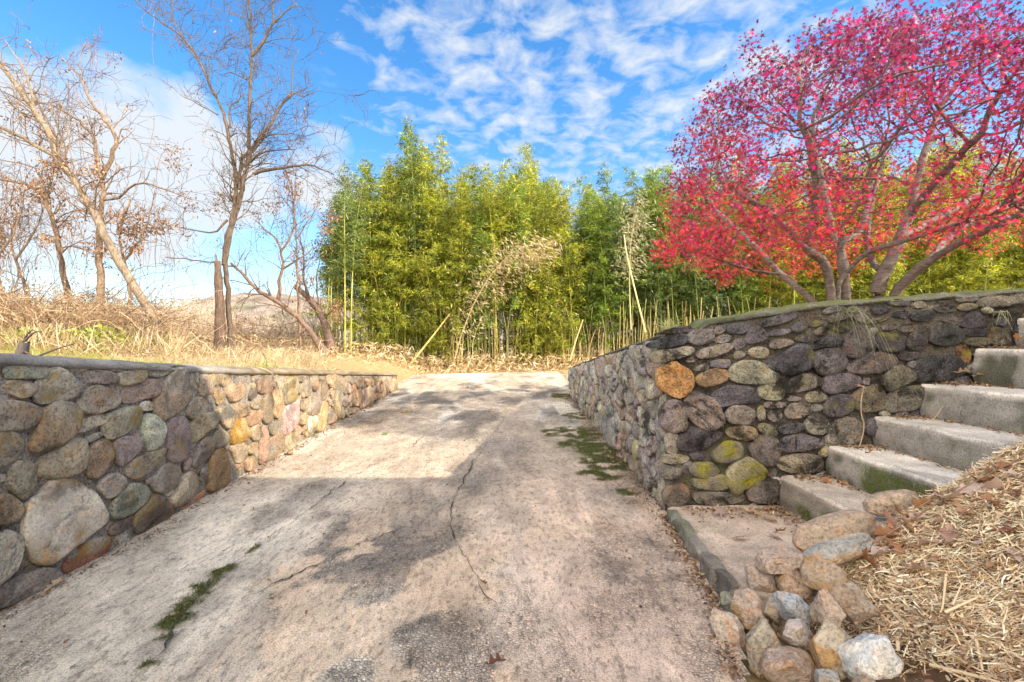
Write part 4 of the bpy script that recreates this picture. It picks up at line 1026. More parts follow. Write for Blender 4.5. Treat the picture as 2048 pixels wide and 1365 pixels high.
# loose straws on the steps
for pp, lb in (([(1895, 940, 2.7), (1885, 965, 2.6), (1850, 978, 2.62)], 'bent straw lying on the second step'), ([(1920, 865, 2.85), (1905, 890, 2.75), (1890, 905, 2.7)], 'curled straw hanging over the edge of the second step'),
               ([(1848, 849, 3.0), (1870, 838, 2.98), (1886, 812, 2.96)], 'thin straw leaning on the riser of the third step')):
    stalk([at(*q) for q in pp], .0028, lb, (.50, .42, .27))

# oak leaves
def oak(seed):
    r = RS(seed); t = np.linspace(0, 1, 13); w_ = .20 * np.sin(math.pi * t ** .8) * (1 + .55 * np.cos(t * 6.5 * math.pi + .3)) + .015
    up = np.stack([t, w_ * (1 + .15 * r.normal(size=13)), 0 * t], 1); mid = np.stack([t, 0 * t, 0 * t], 1); dn = np.stack([t, -w_ * (1 + .15 * r.normal(size=13)), 0 * t], 1)
    v = np.stack([up, mid, dn], 1); cu, cl = r.uniform(.4, 1.6), r.uniform(-.35, .7)
    v[..., 2] = cu * np.abs(v[..., 1]) ** 1.3 * 1.2 + cl * (v[..., 0] - .5) ** 2 + .05 * np.sin(v[..., 0] * 9 + seed)
    st_ = np.array([[-.22, .008, .0], [-.22, -.008, 0], [0, .012, 0], [0, -.012, 0]])
    return np.concatenate([v.reshape(-1, 3), st_]), np.concatenate([grid_faces(13, 3), [[39, 40, 42, 41]]])
OAKS = [oak(s) for s in range(5)]
def leaf(pos, size, seed, label, col, group, name='oak_leaf', tilt=.5, tmpl=None, up=None):
    r = RS(seed); tv, tf = tmpl or OAKS[seed % 5]
    fr = frames(1, r, 1.0, tilt)
    b = MB(); scatter(b, tv - np.array([.5, 0, 0]), tf, np.array([pos]), fr, [size], np.array([col])); return tag(b.build(name, M['dryleaf'], None, 'base'), label, 'leaf', group)
OC = [(.30, .15, .08), (.38, .23, .13), (.48, .34, .28), (.34, .17, .08), (.52, .40, .36), (.25, .12, .07)]
k = 0; r = RS(5)
for px, py in [(1715, 1040), (1735, 1060), (1760, 1045), (1775, 1070), (1745, 1090), (1790, 1050), (1805, 1030), (1820, 1060), (1840, 1040), (1850, 1010), (1830, 1000), (1860, 980), (1880, 995), (1895, 970), (1905, 1000), (1925, 955), (1940, 980), (1950, 940), (1965, 965), (1985, 945), (2000, 975), (2010, 930), (2030, 955), (2035, 990), (1985, 1010), (1930, 1020), (1875, 1045), (1795, 1090), (1765, 1110), (1700, 1075), (1915, 935), (1880, 1120), (1845, 1090), (1900, 1075), (1950, 1090), (2020, 1060), (2030, 1110), (1985, 1130), (1830, 1140), (1740, 1130), (1690, 1040), (1810, 990), (1850, 960)]:
    c = OC[k % 6]; p = on_mound(px, py, .035)
    lb = 'dry brown oak leaf curled on the straw at the top of the bank'
    if (px, py) == (1900, 1075): lb = 'oak leaf cupping a small pale leaf alone on the straw'; c = (.36, .22, .16)
    elif (px, py) == (2030, 1110): lb = 'pale pinkish oak leaf lying alone low on the straw'; c = (.42, .31, .26)
    elif py > 1085 and px > 1800: lb = 'single dry oak leaf lying apart on the straw slope'
    leaf(p, r.uniform(.10, .155), 100 + k, lb, c, 'oak leaves on the straw bank'); k += 1
for px, py, z in [(1450, 1035, .168), (1432, 1020, .168), (1475, 1078, .168), (1535, 1010, .168), (1545, 1040, .168), (1560, 1068, .168), (1555, 1080, .168), (1497, 1025, .168), (1530, 1018, .168), (1575, 1050, .168), (1520, 1030, .168), (1583, 1000, .168)]:
    y = (1.25 - z) / ((py - 682.5) / F); p = np.array([(px - 1024) / F * y, y, z + .012])
    leaf(p, r.uniform(.05, .09), 200 + k, 'small dry maple leaf on the clay-coloured landing', [(.30, .17, .09), (.36, .28, .26), (.42, .30, .18)][k % 3], 'leaves on the landing', 'maple_leaf', .35, STAR if k % 2 else None); k += 1
for px, py, z, lb, c in [(1655, 966, .37, 'red-brown leaf on the lowest step beside the wall', (.30, .12, .06)), (1683, 968, .37, 'orange-brown curled leaf in the middle of the lowest step', (.40, .20, .08)), (1740, 905, .57, 'rusty leaves tucked against the wall on the second step', (.34, .16, .08)),
                         (1960, 752, .99, 'tan oak leaf under the top visible step', (.40, .27, .16)), (1925, 745, .99, 'pale oak leaf in the corner of the fourth step', (.42, .30, .19)), (2033, 676, 1.22, 'orange leaf leaning on the wall above the top step', (.45, .22, .09)), (1720, 770, .82, 'pinkish leaf caught on the wall face', (.42, .26, .20)), (1556, 955, .38, 'pale grey maple leaf at the corner of the lowest step', (.40, .33, .33))]:
    y = min(3.1, (1.25 - z) / max(.001, (py - 682.5) / F)) if py > 690 else 3.1
    if px in (1720,): y = 3.12
    leaf(at(px, py, y), .045 if px in (1720, 1556) else .09, 300 + k, lb, c, None, 'fallen_leaf', .5, STAR if px in (1720, 1556) else None); k += 1
leaf(on_drive(990, 1345) + (0, 0, .03), .09, 999, 'dark brown leaf standing on edge at the bottom of the driveway', (.16, .08, .06), None, 'fallen_leaf', 2.0)
leaf(on_drive(967, 1172) + (0, 0, .01), .06, 998, 'small brown dead leaf on the crack in the driveway', (.17, .10, .05), None, 'fallen_leaf', .3)
leaf(on_drive(600, 939) + (0, 0, .01), .08, 997, 'thin tan leaf lying in the sun near the shadow edge', (.40, .26, .14), None, 'fallen_leaf', .3)
leaf(on_drive(100, 1178) + (0.02, 0, .015), .10, 996, 'narrow tan leaf lying against the foot of the wall', (.42, .33, .23), None, 'fallen_leaf', .2)

# ------------------------------------------------------------------ small plants
def weed(px, py, size, label, seed, col=(.16, .30, .04)):
    p = on_drive(px, py); r = RS(seed); n = 26; b = MB()
    d = r.normal(size=(n, 3)); d[:, 2] = np.abs(d[:, 2]) * .6
    d /= np.linalg.norm(d, axis=1, keepdims=True)
    scatter(b, *OVAL, p + d * size * .3 * r.rand(n, 1) + (0, 0, .01), frames(n, r, 1, .5, d), r.uniform(.3, .6, n) * size, mix_cols(r, n, [col], [1], .25)); tag(b.build('weed', M['weed'], None, 'base'), label, 'plant')
weed(622, 871, .14, 'bright green weed at the foot of the sunlit stone wall beside the pink flat stone', 1)
weed(491, 942, .12, 'small green weed at the foot of the wall where the shade ends', 2, (.14, .26, .06))
weed(770, 870, .05, 'tiny green sprout in the sunlit slab', 3)
def tuft(p, n, length, label, seed, col, droop, lean=(0, 0, 0), rad=.003, name='grass_tuft', spread=.6):
    r = RS(seed); b = MB()
    for i in range(n):
        d = r.normal(size=3) * spread + np.array(lean) + (0, 0, .8); d /= np.linalg.norm(d); L_ = length * r.uniform(.5, 1.1)
        t = np.linspace(0, 1, 9)[:, None]; q = p + r.normal(0, .02, 3) * (1, 1, .2) + d * t * L_ + np.array([0, 0, -1.0]) * droop * L_ * t ** 2
        v, f = tube(q, np.linspace(rad, rad * .2, 9), 3); b.add(v, f, np.array(col) * r.uniform(.6, 1.4))
    return tag(b.build(name, M['weed'], None, np.asarray(p, float)), label, 'grass')
tuft(np.array([2.20, 3.19, 1.44]), 24, .36, 'pale grass tuft hanging over the dark stone wall beside the maple', 4, (.36, .36, .22), 1.7, (.35, -.4, 0), .0019)
tuft(np.array([2.24, 3.35, 1.46]), 60, .20, 'green grass growing on top of the wall at the foot of the maple', 5, (.22, .26, .10), .5, (0, 0, .2), .0024)
tuft(at(2000, 625, 3.12), 10, .10, 'few pale grass blades hanging from the wall near the top step', 6, (.42, .42, .24), 1.7, (-.3, -.4, 0), .0024)
tuft(at(812, 824, 6.8), 80, .13, 'dry grass patch growing from the joint across the driveway', 7, (.46, .38, .24), .7, (0, 0, -.5), .003, spread=1.0)
tuft(at(1340, 662, 3.45), 50, .22, 'thin green grass along the wall top near the corner', 8, (.30, .34, .14), .5, (.1, 0, .1), .0022)
def vine(pp, rad, label, col=(.36, .28, .18)):
    p = smooth_line(np.array([at(*q) for q in pp]), 30); v, f = tube(p, rad, 5); b = MB(); b.add(v, f, col); return tag(b.build('root_strand', M['twig'], None, 'base'), label, 'root')
vine([(1728, 772, 3.12), (1722, 800, 3.10), (1722, 830, 3.10), (1730, 850, 3.10), (1722, 885, 3.08), (1718, 862 + 33, 3.08)], .0035, 'thin dry root strand hanging down the dark wall face')
vine([(516, 735, 4.22), (540, 742, 4.36), (556, 765, 4.52), (562, 790, 4.57), (562, 810, 4.57)], .004, 'pale dry strand drooping over the river-stone wall', (.55, .44, .28))

# stump remnant on the terrace behind the wall
sp_ = thing('stump', 'small broken grey post stump with a forked twig on the terrace behind the wall', 'stump', (-2.62, 2.58, 1.06))
b = MB(); v, f = tube(np.array([(-2.64, 2.58, 1.04), (-2.62, 2.58, 1.16), (-2.60, 2.58, 1.24)]), [.035, .03, .022], 9); v[:, 2] += .012 * vnoise(v[:, 0] * 60, v[:, 1] * 60, 0, 3); b.add(v, f, (.17, .14, .12)); b.build('trunk', M['bark'], sp_)
b = MB()
for q in ([(-2.63, 2.58, 1.18), (-2.60, 2.58, 1.27), (-2.56, 2.58, 1.315), (-2.54, 2.58, 1.30)], [(-2.60, 2.58, 1.25), (-2.55, 2.58, 1.30), (-2.50, 2.57, 1.30)], [(-2.60, 2.57, 1.2), (-2.50, 2.55, 1.155), (-2.42, 2.52, 1.17)], [(-2.52, 2.55, 1.16), (-2.40, 2.52, 1.20), (-2.27, 2.5, 1.235)]):
    v, f = tube(smooth_line(np.array(q), 10), np.linspace(.007, .003, 10), 5); b.add(v, f, (.16, .12, .10))
b.build('twig', M['twig'], sp_)
# ------------------------------------------------------------------ maples: limbs from the trunk, branches grown towards leaf points
def grow(limbs, targets, step, kill, infl, iters=70, seed=0, up=.0):
    """limbs: list of (points, base radius, parent limb or -1). Returns nodes, parents"""
    nodes, par = [], []
    for pts, pi in limbs:
        pts = np.asarray(pts); n = max(2, int(np.linalg.norm(np.diff(pts, axis=0), axis=1).sum() / step)); q = smooth_line(pts, n + 1)
        st_ = len(nodes)
        if pi >= 0:
            d = [np.linalg.norm(np.array(x) - q[0]) for x in nodes]; p0 = int(np.argmin(d))
        else: p0 = -1
        for i, x in enumerate(q): nodes.append(x); par.append(p0 if i == 0 else len(nodes) - 2)
    T = np.array(targets); alive = np.ones(len(T), bool); r = RS(seed); tried = {}
    for it in range(iters):
        kd = kdtree.KDTree(len(nodes))
        for i, x in enumerate(nodes): kd.insert(Vector(x), i)
        kd.balance(); acc = {}
        for ti in np.where(alive)[0]:
            c, i, d = kd.find(T[ti])
            if d < kill: alive[ti] = False; continue
            if d < infl: acc.setdefault(i, []).append(T[ti])
        if not acc: break
        new = 0
        for i, l in acc.items():
            if tried.get(i, 0) > 2: continue
            tried[i] = tried.get(i, 0) + 1
            v = np.mean([(t - nodes[i]) / np.linalg.norm(t - nodes[i]) for t in l], 0) + r.normal(0, .10, 3) + (0, 0, up)
            nn = np.linalg.norm(v)
            if nn < 1e-3: continue
            nodes.append(np.array(nodes[i]) + v / nn * step * r.uniform(.8, 1.2)); par.append(i); new += 1
        if not new: break
    return np.array(nodes), np.array(par)
def pipe_radii(nodes, par, tip, expo=2.3, order=None):
    n = len(nodes); acc = np.zeros(n); 
    ch = np.zeros(n, int)
    for i in range(n):
        if par[i] >= 0: ch[par[i]] += 1
    acc[ch == 0] = tip ** expo
    dep = np.zeros(n, int)
    for i in range(n): dep[i] = dep[par[i]] + 1 if par[i] >= 0 else 0
    for i in np.argsort(-dep, kind='stable'):
        if par[i] >= 0: acc[par[i]] += acc[i]
    return acc ** (1 / expo), ch, dep
def chains(par, ch, rad):
    """split the tree in polylines, thickest child continues"""
    kids = {}
    for i, p in enumerate(par):
        if p >= 0: kids.setdefault(p, []).append(i)
    out = []; stack = [(i, None) for i, p in enumerate(par) if p < 0]
    while stack:
        i, p0 = stack.pop(); c = ([p0] if p0 is not None else []) + [i]
        while True:
            k = kids.get(c[-1], [])
            if not k: break
            k = sorted(k, key=lambda j: -rad[j])
            for j in k[1:]: stack.append((j, c[-1]))
            c.append(k[0])
        out.append(c)
    return out

def maple(label, base, limbs, centre, rx, ry, rz, ntarget, seed, nleaf, colfun, base_r, side, tipr=.0028):
    r = RS(seed)
    T = []
    while len(T) < ntarget:
        q = r.uniform(-1, 1, (6000, 3)); d = np.linalg.norm(q, axis=1); q = q[(d < 1) & (d > .42 + .25 * r.rand(6000)) & (q[:, 2] > -.42)]
        q = q * (rx, ry, rz) + centre
        edge = .85 + .25 * fbm(q[:, 0] * .9, q[:, 1] * .9, q[:, 2] * .9, seed, 3)
        k = np.linalg.norm((q - centre) / (rx, ry, rz), axis=1) < edge
        k &= (q[:, 2] > 2.0 + .10 * np.abs(q[:, 0] - base[0])) & (q[:, 2] > top_f(q[:, 0]) + .55)
        k &= side(q)
        T.extend(q[k])
    T = np.array(T[:ntarget])
    nodes, par = grow(limbs, T, .10, .16, 1.3, 75, seed, .06)
    rad, ch, dep = pipe_radii(nodes, par, tipr, 2.15)
    rad = tipr + (rad - tipr) * (base_r - tipr) / max(1e-4, rad.max() - tipr)
    rad = np.maximum(rad, tipr * .8)
    root = thing('maple_tree', label, 'tree', base)
    bt, bb = MB(), MB()
    for c in chains(par, ch, rad):
        if len(c) < 2: continue
        p = nodes[c].copy(); rr = rad[c].copy()
        if c[0] != 0 and par[c[0]] >= -1 and len(c) > 1: rr[0] = min(rr[0], rr[1] * 1.15)
        thick = rr.max() > .022
        p[1:-1] += r.normal(0, .006, p[1:-1].shape)
        if thick: 
            rr = rr * (1 + .10 * fbm(np.arange(len(c)) * .8, 0 * rr, seed, seed, 2))
            q = smooth_line(np.c_[p, rr], len(c) * 2); p, rr = q[:, :3], q[:, 3]
        v, f = tube(p, rr, 9 if thick else (5 if rr.max() > .008 else 3))
        cc = np.array((.185, .155, .135)) * r.uniform(.85, 1.15) if thick else np.array((.115, .085, .078)) * r.uniform(.8, 1.2)
        (bt if thick else bb).add(v, f, cc)
    bt.build('trunk', M['mbark'], root); bb.build('branches', M['twig'], root)
    tips = np.where((rad < .0072))[0]
    tips = tips[nodes[tips][:, 2] > top_f(nodes[tips][:, 0]) + .42]
    # leaves come in sprays: some tips carry many, some few
    wgt = (.25 + np.clip(fbm(nodes[tips][:, 0] * 2.2, nodes[tips][:, 1] * 2.2, nodes[tips][:, 2] * 2.6, seed + 3, 3) + .35, 0, 1)) ** 1.0 * (1 + 1.2 * (ch[tips] == 0))
    dn_ = np.linalg.norm((nodes[tips] - centre) / (rx, ry, rz), axis=1); wgt = wgt * (.28 + .72 * sstep(.5, .9, dn_))
    pick = r.choice(tips, nleaf, p=wgt / wgt.sum())
    pos = nodes[pick] + r.normal(0, .07, (nleaf, 3)) + (0, 0, -.02)
    bl = MB(); scatter(bl, *STAR, pos, frames(nleaf, r, .55, .65), (.011 + .030 * r.rand(nleaf) ** 1.1), colfun(pos, r))
    bl.build('crown', M['maple'], root)
    return root
def mcol(pos, r):
    n = len(pos); h = pos[:, 2]; t = fbm(pos[:, 0] * 1.6, pos[:, 1] * 1.6, pos[:, 2] * 1.6, 91, 3)
    crim = np.array([.37, .026, .125]); purp = np.array([.12, .022, .07]); scar = np.array([.58, .045, .065]); oran = np.array([.74, .17, .06]); mag = np.array([.42, .016, .17])
    kh = np.clip((h - 2.15) / 1.7 + .45 * t + r.normal(0, .2, n), 0, 1)[:, None]
    low = scar * (1 - kh) + crim * kh
    back = np.clip((pos[:, 1] - 5.4) / 1.8 + .4 * t + r.normal(0, .25, n), 0, 1)[:, None] * np.clip(1.25 - (h[:, None] - 2) / 2.4, 0, 1)
    back = np.clip(back + .35 * (1 - kh) * (r.rand(n, 1) < .6), 0, 1); c = low * (1 - .75 * back) + oran * .75 * back
    k = (r.rand(n) < .68)[:, None] * np.clip(kh * 1.3 - .2, 0, 1); c = c * (1 - k) + purp * k  # more dark purple towards the top, backlit shade put into leaf colour
    k = (r.rand(n) < .25)[:, None]; c = np.where(k, mag * (1 - .4 * kh) + c * .4 * kh, c)
    k = (r.rand(n) < .06)[:, None]; c = np.where(k, np.array([.20, .085, .05]), c)
    return np.clip(c * (1 + r.normal(0, .28, (n, 1))), .008, .9)
YA, YB = 5.5, 5.9
def ml(y, *pp): return [at(px, py, y + dy) for px, py, dy in pp]
gA = at(1668, 640, YA); gB = at(1765, 625, YB)
limA = [(ml(YA, (1668, 640, 0), (1664, 610, 0), (1660, 560, 0), (1648, 522, -.05), (1600, 488, -.15), (1560, 440, -.3), (1530, 420, -.4), (1440, 360, -.6)), -1),
        (ml(YA, (1640, 640, .1), (1636, 612, .1), (1595, 575, .1), (1555, 545, .1), (1520, 500, .2), (1490, 475, .3), (1430, 420, .5)), -1),
        (ml(YA, (1672, 640, .05), (1678, 560, .05), (1700, 540, 0), (1725, 508, -.1), (1790, 488, -.3), (1885, 456, -.5), (1990, 430, -.7)), 0),
        (ml(YA, (1690, 640, .1), (1692, 600, .1), (1688, 560, .1), (1682, 490, .05), (1679, 450, 0), (1700, 440, -.1), (1722, 395, -.2), (1740, 330, -.4)), -1),
        (ml(YA, (1684, 520, .1), (1665, 470, .15), (1655, 420, .2), (1640, 350, .3), (1625, 280, .4)), 3),
        (ml(YA, (1610, 495, -.1), (1628, 440, -.3), (1632, 400, -.5), (1630, 320, -.7), (1600, 240, -.9)), 0),
        (ml(YA, (1692, 480, .05), (1720, 470, .3), (1735, 420, .5), (1745, 340, .7)), 3),
        (ml(YA, (1560, 548, .1), (1500, 540, .1), (1450, 525, -.1), (1390, 500, -.2)), 1)]
limB = [(ml(YB, (1762, 625, 0), (1752, 595, 0), (1762, 555, 0), (1785, 520, 0), (1800, 480, 0), (1812, 450, 0), (1825, 410, .05), (1835, 360, .1), (1850, 300, .1), (1880, 220, .2)), -1),
        (ml(YB, (1790, 625, .05), (1785, 588, .0), (1815, 560, -.1), (1860, 522, -.3), (1912, 490, -.5), (1980, 458, -.8), (2080, 410, -1.2)), -1),
        (ml(YB, (1815, 440, .05), (1850, 390, -.2), (1900, 330, -.5), (1960, 270, -.8)), 0),
        (ml(YB, (1768, 545, 0), (1740, 520, .3), (1730, 470, .5), (1745, 400, .7), (1770, 300, .9)), 0),
        (ml(YB, (1812, 470, 0), (1870, 440, .3), (1940, 400, .6), (2040, 350, .9)), 0),
        (ml(YB, (1860, 522, -.3), (1900, 470, .0), (1980, 420, .3), (2060, 390, .5)), 1)]
maple('crimson Japanese maple with forked grey trunks, its crown overhanging the wall corner', gA, limA, np.array([3.73, 5.4, 2.75]), 2.46, 2.2, 2.35, 3400, 3, 30500, mcol, .055, lambda q: (q[:, 2] < np.interp(q[:, 0], [1.3, 1.7, 2.2, 3.0, 3.5, 4.5], [2.85, 3.55, 4.05, 4.5, 4.8, 5.4]) + .12 * vnoise(q[:, 0] * 3, q[:, 1] * 3, 0, 6)) & (q[:, 0] < 4.6 + .5 * vnoise(q[:, 1], q[:, 2], 0, 5)))
maple('thick-trunked Japanese maple with long slanting limbs and fewer red leaves, farther up the wall', gB, limB, np.array([5.3, 5.8, 3.2]), 2.5, 2.3, 2.3, 2400, 4, 17500, mcol, .078, lambda q: (q[:, 0] > 4.0 + .5 * vnoise(q[:, 1], q[:, 2], 0, 5)) & (q[:, 2] > 2.5))
# a second, smaller maple whose scarlet leaves show low behind the trunks

# ------------------------------------------------------------------ bamboo
def bamboo_proto(seed, H, start, nl, pal, lean=.05, culm_col=(.20, .26, .05), rad=.026, blen=1.0, leafL=.15):
    r = RS(seed); n = 26; t = np.linspace(0, 1, n); a = r.uniform(0, 6.28)
    arch = np.stack([np.cos(a) * lean * H * t ** 2.6, np.sin(a) * lean * H * t ** 2.6, H * t - .04 * H * t ** 4], 1)
    rr = rad * (1 - .82 * t ** 1.2); v, f = tube(arch, rr * (1 + .0 * t), 7)
    cb_ = MB(); cc = np.array(culm_col) * (1 + .25 * vnoise(np.repeat(t, 7) * 9, np.tile(np.arange(7), n) * .3, 0, seed))[:, None]; cb_.add(v, f, cc)
    for k in np.linspace(.03, .75, int(H / .34)):      # node rings
        i = k * (n - 1); p = np.array([np.interp(k, t, arch[:, j]) for j in range(3)]); q = np.interp(k, t, rr)
        v, f = tube(np.array([p - (0, 0, .008), p, p + (0, 0, .008)]), [q * .98, q * 1.22, q * .98], 7, False); cb_.add(v, f, np.array(culm_col) * 1.5)
    fb = MB(); P, D, C = [], [], []
    nb = int(H / .20)
    for k in np.linspace(start, .995, nb):
        p = np.array([np.interp(k, t, arch[:, j]) for j in range(3)])
        taper = (1 - k) ** .55 * (.45 + .55 * min(1, (k - start) / .15 + .25)) + .10
        for s_ in range(3):
            az = r.uniform(0, 6.28); L_ = blen * taper * r.uniform(.6, 1.25); u = np.linspace(0, 1, 6)[:, None]
            d = np.array([math.cos(az), math.sin(az), r.uniform(.5, 1.0)]); d /= np.linalg.norm(d)
            br = p + d * u * L_ + np.array([0, 0, -1.0]) * u ** 2 * L_ * r.uniform(.25, .6)
            v, f = tube(br, np.linspace(.006, .002, 6), 3); cb_.add(v, f, np.array(culm_col) * .9)
            m = max(3, int(1.35 * nl * L_)); uu = r.uniform(.15, 1.05, m); pp = np.stack([np.interp(uu, u[:, 0], br[:, j]) for j in range(3)], 1) + r.normal(0, .05, (m, 3))
            dd = d * .8 + r.normal(0, .55, (m, 3)) + (0, 0, -.55); P.append(pp); D.append(dd); C.append(np.tile(r.uniform(.6, 1.3), m))
    P, D, C = np.concatenate(P), np.concatenate(D), np.concatenate(C); m = len(P)
    scatter(fb, *BLADE, P, frames(m, r, .7, .7, D), r.uniform(.65, 1.25, m) * leafL, mix_cols(r, m, pal, [3, 3, 2], .22) * C[:, None])
    return cb_, fb, m
YEL = [(.33, .37, .04), (.17, .24, .025), (.52, .51, .08)]; GRN = [(.19, .31, .05), (.11, .19, .03), (.37, .45, .07)]; BLU = [(.15, .24, .075), (.08, .14, .04), (.30, .37, .13)]
specs = [(1, 7.6, .30, 44, YEL, .06, (.34, .34, .05)), (2, 7.0, .34, 44, YEL, .10, (.28, .30, .06)), (3, 6.6, .26, 46, GRN, .09, (.20, .26, .06)), (4, 7.2, .38, 40, GRN, .12, (.24, .27, .07)),
         (5, 6.4, .30, 44, BLU, .12, (.18, .22, .07)), (6, 5.2, .14, 46, GRN, .14, (.22, .26, .06)), (7, 3.6, .06, 50, YEL, .20, (.30, .28, .06)), (8, 8.0, .45, 30, BLU, .05, (.22, .25, .08)), (9, 6.2, .45, 26, BLU, .08, (.38, .37, .08))]
protos = []
for i, s_ in enumerate(specs):
    cb_, fb, m = bamboo_proto(*s_)
    ro = thing('bamboo', '', 'bamboo', (0, 0, 0)); protos.append((ro, cb_.build('culm', M['culm'], ro), fb.build('foliage', M['bleaf'], ro), s_[1]))
used = set()
def put_bamboo(k, x, y, label, group, s=1.0, z=None, tilt=(0, 0)):
    ro, c, f, H = protos[k]
    if k in used:
        r2 = ro.copy(); COL.objects.link(r2)
        for ch in (c, f):
            d = ch.copy(); COL.objects.link(d); d.parent = r2
    else: r2 = ro; used.add(k)
    r2.location = (x, y, float(ground_z(x, y)) - .03 if z is None else z); r2.rotation_euler = (tilt[0], tilt[1], RB.uniform(0, 6.28)); r2.scale = (s, s, s * RB.uniform(.94, 1.06))
    r2['label'] = label; r2['group'] = group
    return r2
RB = RS(77)
def front_y(x): return np.interp(x, [-6, -4, -1, 2, 4, 6, 8, 11, 16], [14.2, 13.9, 13.6, 14.0, 13.6, 13.0, 12.6, 12.2, 12.0])
def hprof(px):   # top of the grove in the photo
    return np.interp(px, [600, 640, 690, 740, 780, 830, 880, 930, 965, 1030, 1080, 1150, 1250, 1300, 1400, 1700, 2048, 2600], [470, 425, 345, 318, 290, 262, 300, 345, 322, 325, 350, 372, 358, 345, 335, 300, 290, 285])
cnt = 0; placed = []
# the deeper part of the grove reads as one mass of leaves and shaded culms
r = RS(78); tb = MB(); lb_ = MB(); nth = 230; P, D, C = [], [], []
for i in range(nth):
    x = r.uniform(-5.4, 15.5); y = front_y(x) + r.uniform(3.4, 6.2); px = 1024 + x / y * F; z = float(ground_z(x, y)); H = max(3.5, CAMZ + (682.5 - hprof(px)) / F * y - z - r.uniform(.6, 2.2)); t = np.linspace(0, 1, 6)[:, None]
    q = np.array([x, y, z]) + t * np.array([r.normal(0, .2), r.normal(0, .2), H]); v, f = tube(q, np.linspace(.024, .006, 6), 5); tb.add(v, f, np.array((.24, .26, .06)) * r.uniform(.6, 1.2))
    m = 520; u = r.uniform(.04, 1, m); P.append(np.stack([x + r.normal(0, .42, m), y + r.normal(0, .3, m), z + u * H], 1)); D.append(r.normal(0, .6, (m, 3)) + (0, 0, -.5))
P, D = np.concatenate(P), np.concatenate(D); scatter(tb, *BLADE, P, frames(len(P), r, .6, .8, D), r.uniform(.12, .24, len(P)), mix_cols(r, len(P), [(.15, .19, .035), (.22, .24, .045), (.10, .14, .04)], [2, 1, 2], .2))
tag(tb.build('bamboo_thicket', M['bleaf']), 'deep shaded mass of bamboo behind the front culms of the grove', None, None, 'stuff')
GL = 'bamboo culms of the dense grove'
LAB = {'Y': 'tall yellow-green bamboo with feathery top in the sunlit part of the dense grove', 'G': 'green leafy bamboo standing among the others in the middle of the dense grove', 'B': 'thin bluish-green bamboo with sparse leaves in the dense grove', 'S': 'short bushy bamboo at the foot of the dense grove'}
tries = 0
while cnt < 262 and tries < 9000:
    tries += 1
    x = RB.uniform(-5.9, 16.0); row = RB.rand() ** 1.3 * 3.6; y = front_y(x) + row
    px = 1024 + x / y * F
    if px < 655 and row < 1.0: continue
    if any((x - a) ** 2 + (y - c_) ** 2 < (.20 + .10 * (x > 5)) ** 2 for a, c_ in placed): continue
    if px > 2190: continue
    z = float(ground_z(x, y)); want = CAMZ + (682.5 - hprof(px)) / F * y - z + RB.normal(-.38, .5)
    if px < 720: k = RB.choice([4, 7, 8, 3], p=[.3, .3, .3, .1])
    elif px < 1150: k = RB.choice([0, 1, 2, 3, 5, 6], p=[.30, .26, .08, .06, .14, .16])
    elif px < 1500: k = RB.choice([1, 2, 3, 4, 7, 5], p=[.12, .2, .2, .23, .05, .2])
    else: k = RB.choice([0, 1, 2, 6, 5], p=[.40, .40, .06, .10, .04])
    H = protos[k][3]; s = np.clip(want / H, .55, 1.35) if k not in (5, 6) else RB.uniform(.75, 1.05)
    if k == 6: y = front_y(x) + RB.uniform(-.1, .6)
    key = 'S' if k in (5, 6) else ('Y' if k in (0, 1) else ('B' if k in (4, 7, 8) else 'G'))
    put_bamboo(int(k), x, y, LAB[key], GL, float(s), None, (RB.normal(0, .035), RB.normal(0, .035))); placed.append((x, y)); cnt += 1
# individually recognisable culms
for px, y, k, lb, s in ((655, 13.4, 8, 'yellow bare culm standing outermost at the open edge of the grove', .72), (662, 13.5, 8, 'bright culm just beside the first thin culm at the open edge of the grove', .70), (690, 13.2, 8, 'sunlit slender culm standing forward of the grove edge near the leaning tree', .86), (702, 13.3, 8, 'sunlit culm paired closely behind the forward slender one', .82),
                        (833, 14.2, 7, 'tallest bamboo, its thin feathery tip rising above the rest against the clouds', .87), (968, 14.6, 7, 'wispy tall bamboo tip standing alone above the middle of the grove', .84), (745, 14.0, 0, 'narrow pointed bamboo near the thin end of the grove', .79), (785, 14.1, 0, 'broad feathery yellow bamboo with a high pointed top near the tallest one', .85)):
    put_bamboo(k, (px - 1024) / F * y, y, lb, None, s)
protos_unused = [p for i, p in enumerate(protos) if i not in used]
for ro, c, f, H in protos_unused:
    for o in (c, f, ro): bpy.data.objects.remove(o)
def pole(pp, rad, label, col):
    p = smooth_line(np.array([at(*q) for q in pp]), 16); v, f = tube(p, np.linspace(rad, rad * .6, 16), 7); b = MB(); b.add(v, f, col)
    for i in range(2, 15, 2):
        v, f = tube(np.array([p[i] - (p[i + 1] - p[i]) * .02, p[i], p[i] + (p[i + 1] - p[i]) * .02]), [rad * .9, rad * 1.2, rad * .9], 7, False); b.add(v, f, np.array(col) * 1.1)
    return tag(b.build('bamboo_pole', M['culm'], None, 'base'), label, 'bamboo')
pole([(815, 735, 12.9), (850, 693, 13.1), (900, 628, 13.4)], .032, 'dry yellow bamboo pole leaning steeply at the front of the grove', (.46, .37, .13))
pole([(1291, 665, 11.5), (1272, 590, 11.6), (1253, 510, 11.8), (1248, 470, 12.0)], .024, 'thin pale cane leaning out of the grove above the wall corner', (.46, .42, .20))
pole([(1140, 722, 13.0), (1152, 680, 13.1), (1166, 640, 13.2)], .022, 'short straw-coloured cane slanting at the foot of the grove near the wall end', (.50, .40, .19))
